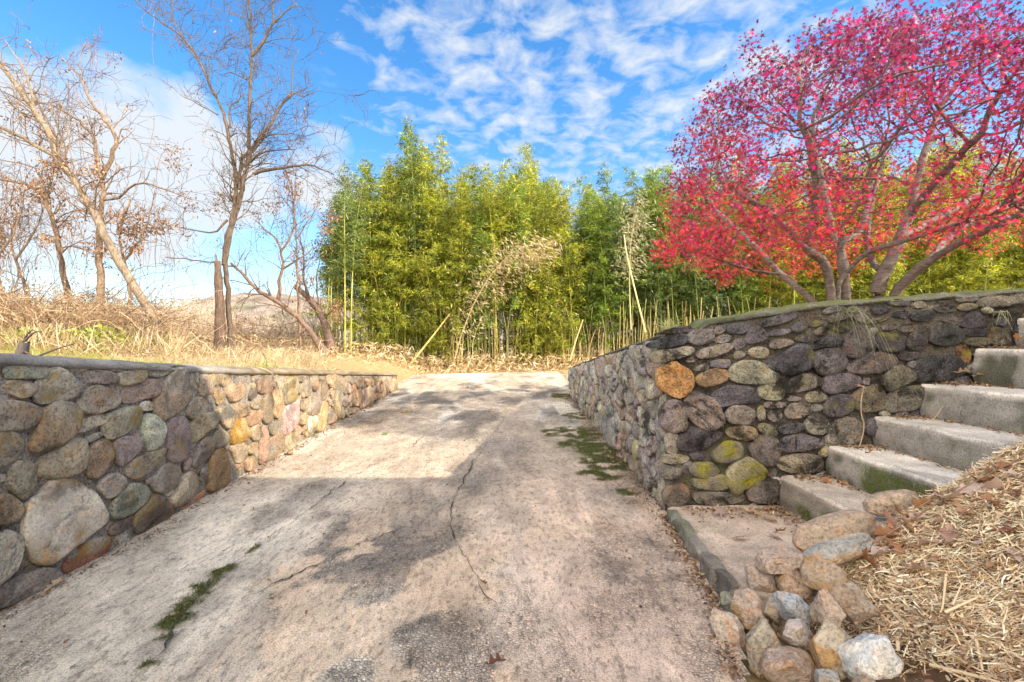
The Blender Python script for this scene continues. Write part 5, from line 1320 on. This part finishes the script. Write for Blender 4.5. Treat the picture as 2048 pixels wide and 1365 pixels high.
# dead, arched bamboo with bleached leaves
da = thing('dead_bamboo', 'dead arching bamboo with bleached tan leaves drooping in front of the green grove', 'bamboo', at(905, 735, 13.2))
p = smooth_line(np.array([at(905, 735, 13.2), at(925, 660, 13.1), at(960, 580, 12.9), at(1010, 515, 12.8), at(1060, 487, 12.8), at(1105, 490, 12.8)]), 30)
v, f = tube(p, np.linspace(.02, .005, 30), 6); b = MB(); b.add(v, f, (.45, .36, .18)); b.build('culm', M['culm'], da)
r = RS(8); b = MB(); m = 1700; u = r.beta(2.6, 1.1, m); pp = np.stack([np.interp(u, np.linspace(0, 1, 30), p[:, j]) for j in range(3)], 1) + r.normal(0, 1, (m, 3)) * np.array([.36, .3, .30]) * np.sin(np.clip(u, .1, 1) * 2.6)[:, None] + (0, 0, -.14)
scatter(b, *BLADE, pp, frames(m, r, .6, .7, np.tile((.7, -.1, -.55), (m, 1))), r.uniform(.08, .17, m), mix_cols(r, m, [(.55, .44, .28), (.46, .36, .21), (.62, .52, .38)], [2, 2, 1], .15)); b.build('foliage', M['dryleaf'], da)
db = thing('dead_bamboo', 'pale bleached bamboo plume rising behind the leaning cane near the maple', 'bamboo', at(1262, 660, 13.4))
p = smooth_line(np.array([at(1262, 660, 13.4), at(1258, 560, 13.3), at(1262, 470, 13.2), at(1280, 400, 13.2)]), 30)
v, f = tube(p, np.linspace(.02, .005, 30), 6); b = MB(); b.add(v, f, (.45, .40, .22)); b.build('culm', M['culm'], db)
b = MB(); m = 900; u = r.uniform(.45, 1, m); pp = np.stack([np.interp(u, np.linspace(0, 1, 30), p[:, j]) for j in range(3)], 1) + r.normal(0, .22, (m, 3))
scatter(b, *BLADE, pp, frames(m, r, .6, .7, np.tile((.5, 0, -.4), (m, 1))), r.uniform(.09, .17, m), mix_cols(r, m, [(.44, .42, .30), (.38, .36, .22), (.52, .48, .34)], [2, 2, 1], .15)); b.build('foliage', M['dryleaf'], db)
# bleached stubs and litter at the foot of the grove: countless
r = RS(9); b = MB()
for i in range(420):
    x = r.uniform(-5, 9); y = front_y(x) + r.uniform(-.35, .9); h = r.uniform(.3, 1.6) * (1.3 if x > -2 else .5); z = float(ground_z(x, y))
    if 1024 + x / y * F < 700 and r.rand() < .8: continue
    q = np.array([(x, y, z - .05), (x + r.normal(0, .05), y, z + h * .5), (x + r.normal(0, .12), y + r.normal(0, .08), z + h)]); v, f = tube(smooth_line(q, 5), np.linspace(.013, .006, 5), 4); b.add(v, f, np.array([(.46, .36, .17), (.40, .28, .11), (.36, .33, .12)][i % 3]) * r.uniform(.7, 1.2))
tag(b.build('dead_cane_thicket', M['culm']), 'thin dead tan canes crowding the foot of the bamboo grove', None, None, 'stuff')
r = RS(10); N = 26000; x = r.uniform(-9.5, 9.5, N); y = np.where(r.rand(N) < .6, front_y(x) + r.normal(-.3, .55, N), r.uniform(11.2, 18, N))
mk = (y > np.interp(x, [-9, -2.8, 1.6, 6, 9], [9.8, 11.75, 13.25, 14.0, 13.5]) - .1 - .2 * r.rand(N)) ; x, y = x[mk], y[mk]; N = len(x)
b = MB(); hh = r.rand(N) ** 2.2 * np.where(np.abs(y - front_y(x)) < 1.0, .40, .12)
D = r.normal(size=(N, 3)) + (0, 0, -.2)
scatter(b, *BLADE, np.stack([x, y, ground_z(x, y) + .01 + hh], 1), frames(N, r, .8, .8, D), r.uniform(.10, .22, N), mix_cols(r, N, [(.60, .49, .30), (.50, .38, .20), (.68, .60, .44), (.36, .23, .11)], [4, 3, 2, 2], .15))
tag(b.build('leaf_litter', M['dryleaf']), 'pale dry bamboo leaf litter carpeting the ground along the grove', None, None, 'stuff')
# ------------------------------------------------------------------ bare winter trees
def bare_tree(name, label, y0, limbs, seed, twig_dens=1.0, col=(.30, .215, .14), tcol=(.22, .15, .10), leaves=0, vines=0, tw_len=1.0, min_r=.0045, group=None, up=.35, tip=.006, dark=None):
    r = RS(seed); lines = []
    for pts, r0, r1 in limbs:
        q = np.array([np.r_[at(a[0], a[1], y0 + (a[2] if len(a) > 2 else 0))] for a in pts])
        n = max(8, int(np.linalg.norm(np.diff(q, axis=0), axis=1).sum() / .16)); q = smooth_line(q, n)
        q[1:-1] += r.normal(0, .012, q[1:-1].shape)
        lines.append((q, np.linspace(r0, r1, n)))
    base = lines[0][0][0].copy()
    base[2] = min(base[2], float(ground_z(base[0], base[1])))
    root = thing(name, label, 'tree', base, group)
    bt, bb = MB(), MB()
    tips = []
    def branch(p, d, L_, rad, lvl):
        n = max(4, int(L_ / .13)); q = [p]; dd = d.copy()
        kink = r.normal(0, .25, 3)
        for i in range(n):
            dd = dd + r.normal(0, .17, 3) + kink * .12 + np.array([0, 0, .05 * up]); dd /= np.linalg.norm(dd); q.append(q[-1] + dd * L_ / n)
        q = np.array(q); rr = np.linspace(rad, max(min_r * .7, rad * .3), n + 1)
        v, f = tube(q, rr, 5 if rad > .012 else 3); bb.add(v, f, np.array(tcol) * r.uniform(.8, 1.25))
        tips.extend(q[2:])
        if lvl > 0 and L_ > .22:
            k = max(1, int(L_ * 4.2 * twig_dens + r.rand()))
            for _ in range(k):
                i = r.randint(1, n + 1); t_ = (q[i] - q[i - 1]); t_ /= np.linalg.norm(t_); s_ = r.normal(size=3); s_ -= s_ @ t_ * t_; s_ /= np.linalg.norm(s_)
                nd = t_ * r.uniform(.35, .9) + s_ * r.uniform(.5, 1.0) + (0, 0, up * .5); nd /= np.linalg.norm(nd)
                branch(q[i], nd, L_ * r.uniform(.3, .62), max(min_r, rr[i] * .6), lvl - 1)
    for li, (q, rr) in enumerate(lines):
        thick = rr.max() > .018
        rn = rr * (1 + .12 * fbm(np.arange(len(q)) * .5, 0 * rr + li, 0, seed, 3))
        if li == 0: rn[:4] *= np.linspace(1.35, 1.0, 4)
        v, f = tube(q, rn, 9 if thick else 5)
        cc = np.array(col) * (1 + .3 * fbm(v[:, 0] * 4, v[:, 1] * 4, v[:, 2] * 2, seed, 3))[:, None]
        if dark and li in dark: cc = cc * np.array([.48, .44, .45])
        (bt if rr.max() > .03 else bb).add(v, f, cc)
        L_ = np.linalg.norm(np.diff(q, axis=0), axis=1).sum(); lo = .35 if (li == 0 or rr.max() > .06) else .12
        for _ in range(int(L_ * 4.0 * twig_dens)):
            u = r.uniform(lo, 1.0) ** .8; i = int(u * (len(q) - 2)) + 1; t_ = q[i] - q[i - 1]; t_ /= np.linalg.norm(t_); s_ = r.normal(size=3); s_ -= s_ @ t_ * t_; s_ /= np.linalg.norm(s_)
            nd = t_ * r.uniform(.3, .9) + s_ * r.uniform(.6, 1.0) + (0, 0, up); nd /= np.linalg.norm(nd)
            branch(q[i], nd, tw_len * r.uniform(.35, 1.25), max(min_r, min(.02, rr[i] * .35)), 2)
    bt.build('trunk', M['bark'], root); bb.build('branches', M['twig'], root)
    if leaves:
        T = np.array(tips); cl = fbm(T[:, 0] * 1.3, T[:, 1] * 1.3, T[:, 2] * 1.0, seed + 5, 2); wt_ = np.clip(cl + .1, 0.01, 1) ** 2 * np.clip(1.6 - (T[:, 2] - base[2]) / 4.5, .12, 1.2); i = r.choice(len(T), leaves, p=wt_ / wt_.sum())
        pos = T[i] + r.normal(0, .07, (leaves, 3)) + (0, 0, -.05); b = MB(); dd = r.normal(0, .5, (leaves, 3)) + (0, 0, -.8)
        scatter(b, *OVAL, pos, frames(leaves, r, .3, 1, dd), r.uniform(.04, .09, leaves), mix_cols(r, leaves, [(.28, .15, .08), (.38, .23, .12), (.20, .11, .06)], [2, 2, 1], .2)); b.build('dead_leaves', M['dryleaf'], root)
    if vines:
        b = MB(); T = np.array(tips); T = T[T[:, 2] > base[2] + 1.0]
        for _ in range(vines):
            p = T[r.randint(len(T))]; L_ = r.uniform(.5, 2.4); n = 9; u = np.linspace(0, 1, n)[:, None]; sx_ = r.normal(0, .6, 3)
            q = p + np.array([0, 0, -1.0]) * L_ * u + sx_ * (u * (1.3 - u)) + np.cumsum(r.normal(0, .03, (n, 3)), 0); q[:, 2] = np.maximum(q[:, 2], ground_z(q[:, 0], q[:, 1]) + .03)
            v, f = tube(q, np.linspace(.007, .004, n), 3); b.add(v, f, np.array((.22, .145, .095)) * r.uniform(.7, 1.3))
        b.build('vines', M['twig'], root)
    return root
WARM = (.12, .09, .068)
# tall forked tree beside the snag
bare_tree('bare_tree', 'tall bare tree with twisted clustered stems rising above everything beside a dead snag', 11.8,
    [([(462, 725), (460, 640), (455, 571), (448, 513), (455, 462), (472, 436), (479, 395), (486, 369), (496, 325), (498, 280), (499, 219), (501, 171), (505, 120), (501, 68), (499, 20), (498, -60)], .066, .02),
     ([(449, 530), (452, 490), (466, 440), (474, 363), (462, 301), (455, 260), (445, 219), (424, 181), (410, 144), (390, 106), (366, 75), (328, 48), (301, 31), (270, 0)], .058, .012),
     ([(450, 525), (462, 455), (484, 395), (496, 308), (523, 274), (544, 253), (554, 219), (588, 186)], .055, .028), ([(584, 186), (583, 150), (588, 113), (599, 99)], .02, .007), ([(588, 186), (612, 196), (640, 175)], .016, .006),
     ([(503, 113), (523, 89), (544, 51), (561, 31), (595, 7)], .042, .010), ([(506, 349), (534, 339), (575, 335), (612, 330), (643, 337), (668, 350)], .045, .012),
     ([(500, 325), (523, 304), (554, 298), (590, 300)], .035, .010), ([(479, 380), (482, 315), (500, 298), (537, 263)], .045, .02), ([(460, 257), (458, 212), (475, 205), (489, 187)], .03, .01),
     ([(436, 230), (400, 210), (360, 190)], .016, .006), ([(420, 170), (417, 130), (425, 100)], .016, .006), ([(493, 160), (470, 145), (440, 150)], .018, .007), ([(455, 440), (430, 470), (405, 462), (360, 455)], .03, .01),
     ([(512, 280), (560, 265), (610, 275), (640, 262)], .018, .007), ([(544, 51), (548, 20), (545, -20)], .02, .008), ([(366, 75), (345, 40), (340, 0)], .014, .006)], 21, 1.3, WARM, (.12, .09, .065), 150, 7, 1.05, up=.3, min_r=.0045)
sn = thing('dead_snag', 'dark dead tree trunk broken off short, standing beside the tall forked tree', 'tree', at(438, 722, 11.6))
p = smooth_line(np.array([at(438, 726, 11.6), at(439, 680, 11.6), at(440, 620, 11.6), at(437, 570, 11.6), at(434, 523, 11.6)]), 24); rr = np.linspace(.13, .075, 24); rr[:3] *= [1.4, 1.2, 1.08]
v, f = tube(p, rr, 11); v += .016 * vnoise(v[:, 0] * 22, v[:, 1] * 22, v[:, 2] * 3, 5)[:, None]; b = MB(); b.add(v, f, (.125, .085, .065)); b.build('trunk', M['bark'], sn)
b = MB(); v, f = tube(np.array([p[-1] - (0, 0, .05), p[-1] + (-.02, 0, .12), p[-1] + (-.05, 0, .2)]), [.03, .02, .004], 5); b.add(v, f, (.14, .1, .08)); b.build('splinter', M['bark'], sn)
bare_tree('bare_tree', 'pale bare tree leaning far over, its long trunk crossing the vine tangle', 10.8,
    [([(366, 728), (322, 663), (274, 581), (222, 496), (185, 420), (147, 356), (113, 318), (103, 274), (68, 222), (44, 185), (20, 154), (0, 130), (-40, 90)], .105, .04),
     ([(116, 318), (68, 290), (34, 270), (0, 256), (-60, 235)], .05, .02), ([(68, 222), (55, 150), (30, 110), (10, 80)], .03, .01), ([(113, 318), (130, 270), (150, 240)], .02, .007),
     ([(60, 160), (75, 130), (106, 136)], .012, .006), ([(103, 274), (75, 230), (0, 200)], .016, .006)], 22, 1.0, (.21, .165, .12), (.15, .105, .075), 350, 18, 1.0, up=.2)
bare_tree('bare_tree', 'upright bare tree wrapped in vines with a high fork, standing behind the leaning pale trunk', 11.6,
    [([(191, 705), (198, 630), (202, 571), (196, 485), (205, 410), (205, 356), (192, 320), (191, 280), (174, 256), (137, 226), (100, 210)], .10, .015),
     ([(205, 358), (222, 318), (236, 280), (219, 250), (192, 219), (171, 185), (161, 150), (144, 137), (120, 110)], .055, .012), ([(236, 285), (245, 258), (252, 255), (270, 275), (285, 300)], .016, .006), ([(161, 150), (160, 110), (172, 85)], .014, .006),
     ([(205, 400), (240, 395), (265, 370), (285, 365), (310, 372), (345, 385), (385, 400)], .032, .012), ([(235, 470), (245, 430), (260, 400)], .03, .012)], 23, 1.15, (.21, .15, .105), (.16, .11, .075), 1100, 34, .9, up=.15)
bare_tree('bare_tree', 'bare arching tree between the leaning trunk and the picture edge, with a bent grey stem', 12.2,
    [([(158, 705), (147, 650), (137, 598), (126, 550), (120, 503), (109, 451), (96, 405), (75, 380), (52, 368), (0, 358), (-40, 360)], .09, .02), ([(100, 420), (94, 380), (105, 350), (113, 320)], .035, .012), ([(96, 400), (84, 350), (60, 330), (0, 320)], .025, .01)], 24, 1.1, (.18, .135, .10), (.16, .11, .075), 600, 24, .9, up=.15)
bare_tree('bare_tree', 'small crooked bare tree leaning out of the bamboo toward the snag', 12.4,
    [([(655, 712), (616, 657), (585, 625), (554, 605), (513, 578), (485, 550), (462, 527)], .085, .03), ([(556, 603), (561, 575), (556, 560), (568, 537), (562, 503), (555, 478), (533, 460), (510, 440)], .05, .012), ([(568, 537), (590, 525), (615, 508), (628, 490)], .03, .01),
     ([(562, 503), (580, 480), (590, 440), (588, 400), (590, 365)], .028, .010), ([(470, 533), (440, 530), (400, 520), (330, 515)], .022, .008), ([(510, 576), (490, 600), (480, 625)], .014, .006), ([(612, 660), (570, 690), (520, 693), (465, 690)], .03, .01), ([(600, 640), (560, 655), (500, 650), (480, 640)], .014, .006)], 25, 1.25, (.17, .115, .085), (.13, .085, .06), 450, 10, .8, up=.25)
bare_tree('bare_tree', 'dark leaning trunk half hidden among the thin bamboo culms beside the crooked tree', 13.4,
    [([(664, 705), (650, 640), (620, 600), (590, 573)], .13, .07), ([(620, 600), (605, 560), (610, 520), (600, 470)], .04, .012), ([(640, 625), (630, 570), (640, 520)], .03, .01)], 26, 1.3, (.16, .11, .09), (.16, .10, .075), 900, 16, .7, up=.3)
bare_tree('bare_tree', 'thin bare sapling with a reddish vine-covered stem between the forked tree and the bamboo', 12.8,
    [([(600, 705), (597, 600), (592, 500), (590, 430), (583, 372), (575, 350)], .035, .012), ([(592, 480), (620, 440), (640, 400)], .018, .007), ([(590, 430), (560, 390), (545, 370)], .016, .006)], 27, 1.2, (.21, .14, .10), (.17, .11, .075), 500, 18, .7)
for i, (limb, lb) in enumerate([([(20, 705), (10, 620), (-10, 520), (-5, 440), (-30, 380)], 'bare vine-covered tree cut by the picture edge above the wall'), ([(255, 705), (262, 600), (250, 520), (235, 470), (262, 400)], 'thin vine-hung bare tree just behind the leaning pale trunk'), ([(65, 705), (60, 600), (30, 520), (20, 470), (40, 420)], 'slender bare tree smothered by dry vines near the picture edge')]):
    bare_tree('bare_tree', lb, 11.2 + i * .5, [([(a, c) for a, c in limb], .06, .012), ([limb[2], (limb[2][0] + 45, limb[2][1] - 60), (limb[2][0] + 60, limb[2][1] - 140)], .03, .008)], 30 + i, 1.25, (.20, .14, .10), (.18, .12, .08), 1300, 30, .85, up=.1)
# far bare trees and shrubs beyond the terrace
def shrub(px, y, h, wd, label, seed, col, group, n=46, leaves=0):
    r = RS(seed); x = (px - 1024) / F * y; z = float(ground_z(x, y)) - .05; root = thing('bare_shrub', label, 'shrub', (x, y, z), group); b = MB()
    P = []
    for i in range(n):
        a = r.uniform(0, 6.28); d = np.array([math.cos(a) * r.uniform(.1, .8), math.sin(a) * r.uniform(.1, .8), 1.0]); d /= np.linalg.norm(d); L_ = h * r.uniform(.5, 1.1); m = 8
        q = [np.array([x + r.normal(0, wd * .25), y + r.normal(0, wd * .2), z])]
        for k in range(m): d = d + r.normal(0, .13, 3); d /= np.linalg.norm(d); q.append(q[-1] + d * L_ / m)
        q = np.array(q); v, f = tube(q, np.linspace(.012, .005, m + 1) * (y / 13) ** .5, 3); b.add(v, f, np.array(col) * r.uniform(.75, 1.3)); P.extend(q[3:])
        for _ in range(4):
            j = r.randint(3, m); dd = d + r.normal(0, .6, 3); dd /= np.linalg.norm(dd); u = np.linspace(0, 1, 5)[:, None]; qq = q[j] + dd * u * L_ * .35 + r.normal(0, .02, (5, 3)); v, f = tube(qq, np.linspace(.007, .004, 5) * (y / 13) ** .5, 3); b.add(v, f, np.array(col) * r.uniform(.75, 1.3)); P.extend(qq[2:])
    b.build('branches', M['twig'], root)
    if leaves:
        P = np.array(P); i = r.randint(len(P), size=leaves); b = MB(); scatter(b, *OVAL, P[i] + r.normal(0, .06, (leaves, 3)), frames(leaves, r, .5, .9), r.uniform(.05, .10, leaves) * (y / 13), mix_cols(r, leaves, [(.36, .23, .12), (.42, .30, .15), (.25, .16, .08)], [2, 2, 1], .2)); b.build('dead_leaves', M['dryleaf'], root)
G1 = 'bare shrubs beyond the terrace'
for i, (px, y, h, wd) in enumerate([(400, 24, 1.9, 3), (380, 30, 3.8, 2), (420, 20, 1.0, 3), (520, 22, 1.2, 4), (560, 26, 1.6, 4), (480, 28, 1.7, 4), (340, 26, 2.2, 4), (600, 18, 1.4, 3), (540, 17, .9, 3), (500, 16, .7, 3), (630, 17, 1.5, 2.5)]):
    shrub(px, y, h, wd, 'pale bare shrub on the field beyond the tree trunks in front of the hill', 60 + i, [(.42, .34, .26), (.46, .40, .33), (.36, .27, .19)][i % 3], G1, 60, 150)
for i, (px, y, h, wd) in enumerate([(15, 10.5, 1.3, 1.6), (75, 10.2, 1.4, 1.6), (135, 10.4, 1.2, 1.6), (200, 10.2, 1.3, 1.5), (255, 10.6, 1.2, 1.4), (300, 10.6, .9, 1.2), (110, 12.5, 1.7, 2), (240, 12.8, 1.7, 2), (20, 12.8, 2.0, 2), (320, 12.2, 1.0, 1.5), (-60, 10.5, 2.2, 2)]):
    shrub(px, y, h, wd, 'tangled tan shrub with dead leaves among the vine-hung trees', 80 + i, [(.32, .22, .135), (.24, .16, .10), (.40, .29, .18)][i % 3], 'tangled shrubs under the vine-hung trees', 44, 380)
# tangle of dry vines and canes: countless
r = RS(14); b = MB()
for i in range(1350):
    px = r.uniform(-120, 345) if r.rand() < .88 else r.uniform(345, 640); y = r.uniform(9.6, 13.2); x = (px - 1024) / F * y; z = float(ground_z(x, y)); L_ = r.uniform(.5, 2.6) * (1.0 if px < 320 else .45); a = r.uniform(0, 6.28); u = np.linspace(0, 1, 8)[:, None]
    d = np.array([math.cos(a), math.sin(a) * .5, r.uniform(.1, 1.1)]); q = np.array([x, y, z + r.rand() ** 2 * (1.0 if px < 330 else .3)]) + d * u * L_ * .8 + np.array([0, 0, -1.0]) * (u ** 2) * L_ * r.uniform(.2, .7) + np.cumsum(r.normal(0, .03, (8, 3)), 0); q[:, 2] = np.maximum(q[:, 2], z + .02)
    v, f = tube(q, np.linspace(.008, .004, 8), 3); b.add(v, f, np.array([(.44, .32, .20), (.28, .19, .12), (.54, .43, .29), (.18, .12, .085)][i % 4]) * r.uniform(.7, 1.2))
tag(b.build('undergrowth', M['twig']), 'tangle of dry tan vines and canes under the bare trees', None, None, 'stuff')
# low green and straw-coloured ground cover on the terrace
r = RS(15); N = 34000; px = r.uniform(-150, 660, N); y = r.uniform(6.0, 12.5, N); x = (px - 1024) / F * y; mk = x < -3.0; x, y, px = x[mk], y[mk], px[mk]; N = len(x)
gn = fbm(x * .8, y * .8, 0, 93, 3) + .5 * np.exp(-((px - 210) / 110) ** 2) + .3 * np.exp(-((px - 60) / 60) ** 2) - .25 * (px > 380)
cs = np.where((gn > .12)[:, None], mix_cols(r, N, [(.22, .25, .05), (.34, .34, .08), (.15, .20, .04)], [2, 2, 1], .2), mix_cols(r, N, [(.50, .41, .27), (.60, .52, .38), (.36, .25, .15)], [2, 2, 1.5], .2))
D = r.normal(0, .8, (N, 3)) + (0, 0, .6); b = MB(); scatter(b, *GBLADE, np.stack([x, y, ground_z(x, y) + .0], 1), frames(N, r, .2, 1.0, D), r.uniform(.06, .16, N) * (1 + 1.6 * np.clip(fbm(x * 1.5, y * 1.5, 0, 99, 3), 0, 1)), cs * (1 + .5 * fbm(x * 3, y * 3, 0, 96, 3))[:, None])
tag(b.build('grass', M['weed']), 'rough yellow-green and dry grass on the terrace behind the wall', None, None, 'stuff')
r = RS(19); N = 9000; px = np.where(r.rand(N) < .75, r.uniform(-100, 360, N), r.uniform(360, 640, N)); y = r.uniform(8.8, 12.8, N); x = (px - 1024) / F * y; D = r.normal(0, .45, (N, 3)) + (.15, 0, .9); b = MB()
scatter(b, *GBLADE, np.stack([x, y, ground_z(x, y)], 1), frames(N, r, .2, 1.0, D), r.uniform(.25, .75, N) * np.where(px < 360, 1, .55), mix_cols(r, N, [(.52, .42, .28), (.40, .29, .17), (.62, .53, .38), (.26, .28, .08), (.28, .19, .12)], [3, 2, 2, .6, 1.5], .2)); tag(b.build('dry_grass', M['weed']), 'loose tall pale-gold grass at the foot of the vine-hung trees', None, None, 'stuff')
for i, (px, y, s_) in enumerate([(172, 9.6, 1.0), (205, 9.3, 1.2), (238, 9.8, .9), (318, 10.0, .7), (60, 9.4, .9)]):
    r = RS(190 + i); n = 260; x = (px - 1024) / F * y; z0 = float(ground_z(x, y)); D = r.normal(0, .6, (n, 3)) + (0, 0, .7); b = MB(); scatter(b, *OVAL, np.stack([x + r.normal(0, .22 * s_, n), y + r.normal(0, .15, n), z0 + .45 * s_ * r.rand(n)], 1), frames(n, r, .6, .8, D), r.uniform(.05, .12, n), mix_cols(r, n, [(.24, .30, .05), (.36, .38, .08), (.16, .22, .04)], [2, 2, 1], .2))
    tag(b.build('green_bush', M['weed'], None, 'base'), 'low yellow-green leafy bush among the dry grass under the bare trees', 'bush', 'low green bushes on the terrace')
r = RS(16); N = 5000; y = r.uniform(3.5, 9.5, N); x = -2.62 - np.abs(r.normal(0, .35, N)); D = r.normal(0, .6, (N, 3)) + (0, 0, .15); b = MB()
scatter(b, *BLADE, np.stack([x, y, ground_z(x, y) + .01], 1), frames(N, r, .8, .7, D), r.uniform(.05, .12, N), mix_cols(r, N, [(.50, .40, .22), (.36, .23, .13), (.40, .40, .12)], [3, 1, 1], .2)); tag(b.build('leaf_litter', M['dryleaf']), 'thin dry leaf litter on the terrace edge along the river-stone wall', None, None, 'stuff')
# right terrace ground cover
r = RS(17); N = 14000; x = r.uniform(1.4, 9, N); y = r.uniform(3.6, 12, N); D = r.normal(0, .5, (N, 3)) + (0, 0, .5); b = MB()
scatter(b, *GBLADE, np.stack([x, y, ground_z(x, y)], 1), frames(N, r, .5, .8, D), r.uniform(.06, .18, N), mix_cols(r, N, [(.24, .26, .06), (.40, .32, .16), (.30, .30, .08)], [2, 2, 1], .2)); tag(b.build('grass', M['weed']), 'short green and dry grass on the bank around the maples', None, None, 'stuff')
r = RS(18); N = 3500; x = r.normal(3.9, 1.5, N); y = r.uniform(3.6, 8.5, N); mk = x > 1.4; x, y = x[mk], y[mk]; N = len(x); b = MB(); scatter(b, *STAR, np.stack([x, y, ground_z(x, y) + .03], 1), frames(N, r, 1, .4), r.uniform(.025, .045, N), mix_cols(r, N, [(.40, .05, .05), (.45, .14, .06), (.30, .12, .07)], [2, 1, 1], .2)); tag(b.build('fallen_leaves', M['maple']), 'fallen red leaves on the ground under the maples', None, None, 'stuff')

# ------------------------------------------------------------------ hill
hx = np.linspace(-900, 500, 280); hy = np.linspace(330, 900, 60); X, Y = np.meshgrid(hx, hy, indexing='ij')
ridge = np.interp(1024 + X / 520 * F, [-800, 0, 240, 376, 410, 434, 479, 560, 640, 1000, 2000], [40, 42, 40, 40, 44, 52, 55, 55, 50, 40, 25])
Z = ridge * sstep(330, 540, Y) * (1 - .2 * sstep(600, 900, Y)) + 5 * fbm(X / 60, Y / 60, 0, 95, 4) * sstep(330, 450, Y) + 2.2 * vnoise(X / 5, Y / 5, 0, 96) * sstep(400, 480, Y) - 2
n = fbm(X / 40, Y / 25, 0, 97, 4); b = MB(); c = np.array([.20, .165, .135]) * (1 + .5 * n[..., None]); ev = sstep(.25, .4, fbm(X / 30, Y / 30, 0, 98))[..., None]; c = c * (1 - .6 * ev) + np.array([.10, .12, .06]) * .6 * ev
b.add(np.stack([X, Y, Z], -1), grid_faces(280, 60), c.reshape(-1, 3)); tag(b.build('hill', M['hill']), 'low wooded hill, grey-brown in winter, beyond the bare trees', None, None, 'structure')

# ------------------------------------------------------------------ the house behind the camera whose shade covers the near slab
hs_ = thing('house', 'pale sided house with a brown shingle roof standing beside the head of the steps', 'house', (8, -3, 0))
b = MB(); v, f = box((3.3, -7.5, -.2), (13.5, .72, 5.02)); b.add(v, f, (.55, .53, .48)); b.build('wall', M['siding'], hs_, smooth=False)
b = MB(); pts = np.array([(2.92, 1.17, 5.16), (14, 1.17, 5.16), (14, -3.4, 7.3), (2.92, -3.4, 7.3), (2.92, -8, 5.16), (14, -8, 5.16), (2.92, 1.17, 5.04), (14, 1.17, 5.04), (2.92, -8, 5.04), (14, -8, 5.04)])
b.add(pts, [np.array([[0, 1, 2, 3], [3, 2, 5, 4], [0, 6, 7, 1], [4, 5, 9, 8], [6, 8, 9, 7]]), np.array([[0, 3, 4, 8, 6]]), np.array([[1, 7, 9, 5, 2]])], (.16, .12, .10)); b.build('roof', M['roof'], hs_, smooth=False)
for x in (5.0, 8.0, 11.0):
    b = MB(); v, f = box((x, .72, 2.3), (x + 1.0, .76, 3.8)); b.add(v, f, (.7, .7, .68)); w_ = b.build('window', M['siding'], hs_, smooth=False)
    b = MB(); v, f = box((x + .08, .762, 2.38), (x + .92, .768, 3.72)); b.add(v, f, (.05, .06, .07)); b.build('pane', M['siding'], w_, origin=np.array([8, -3, 0.]), smooth=False)
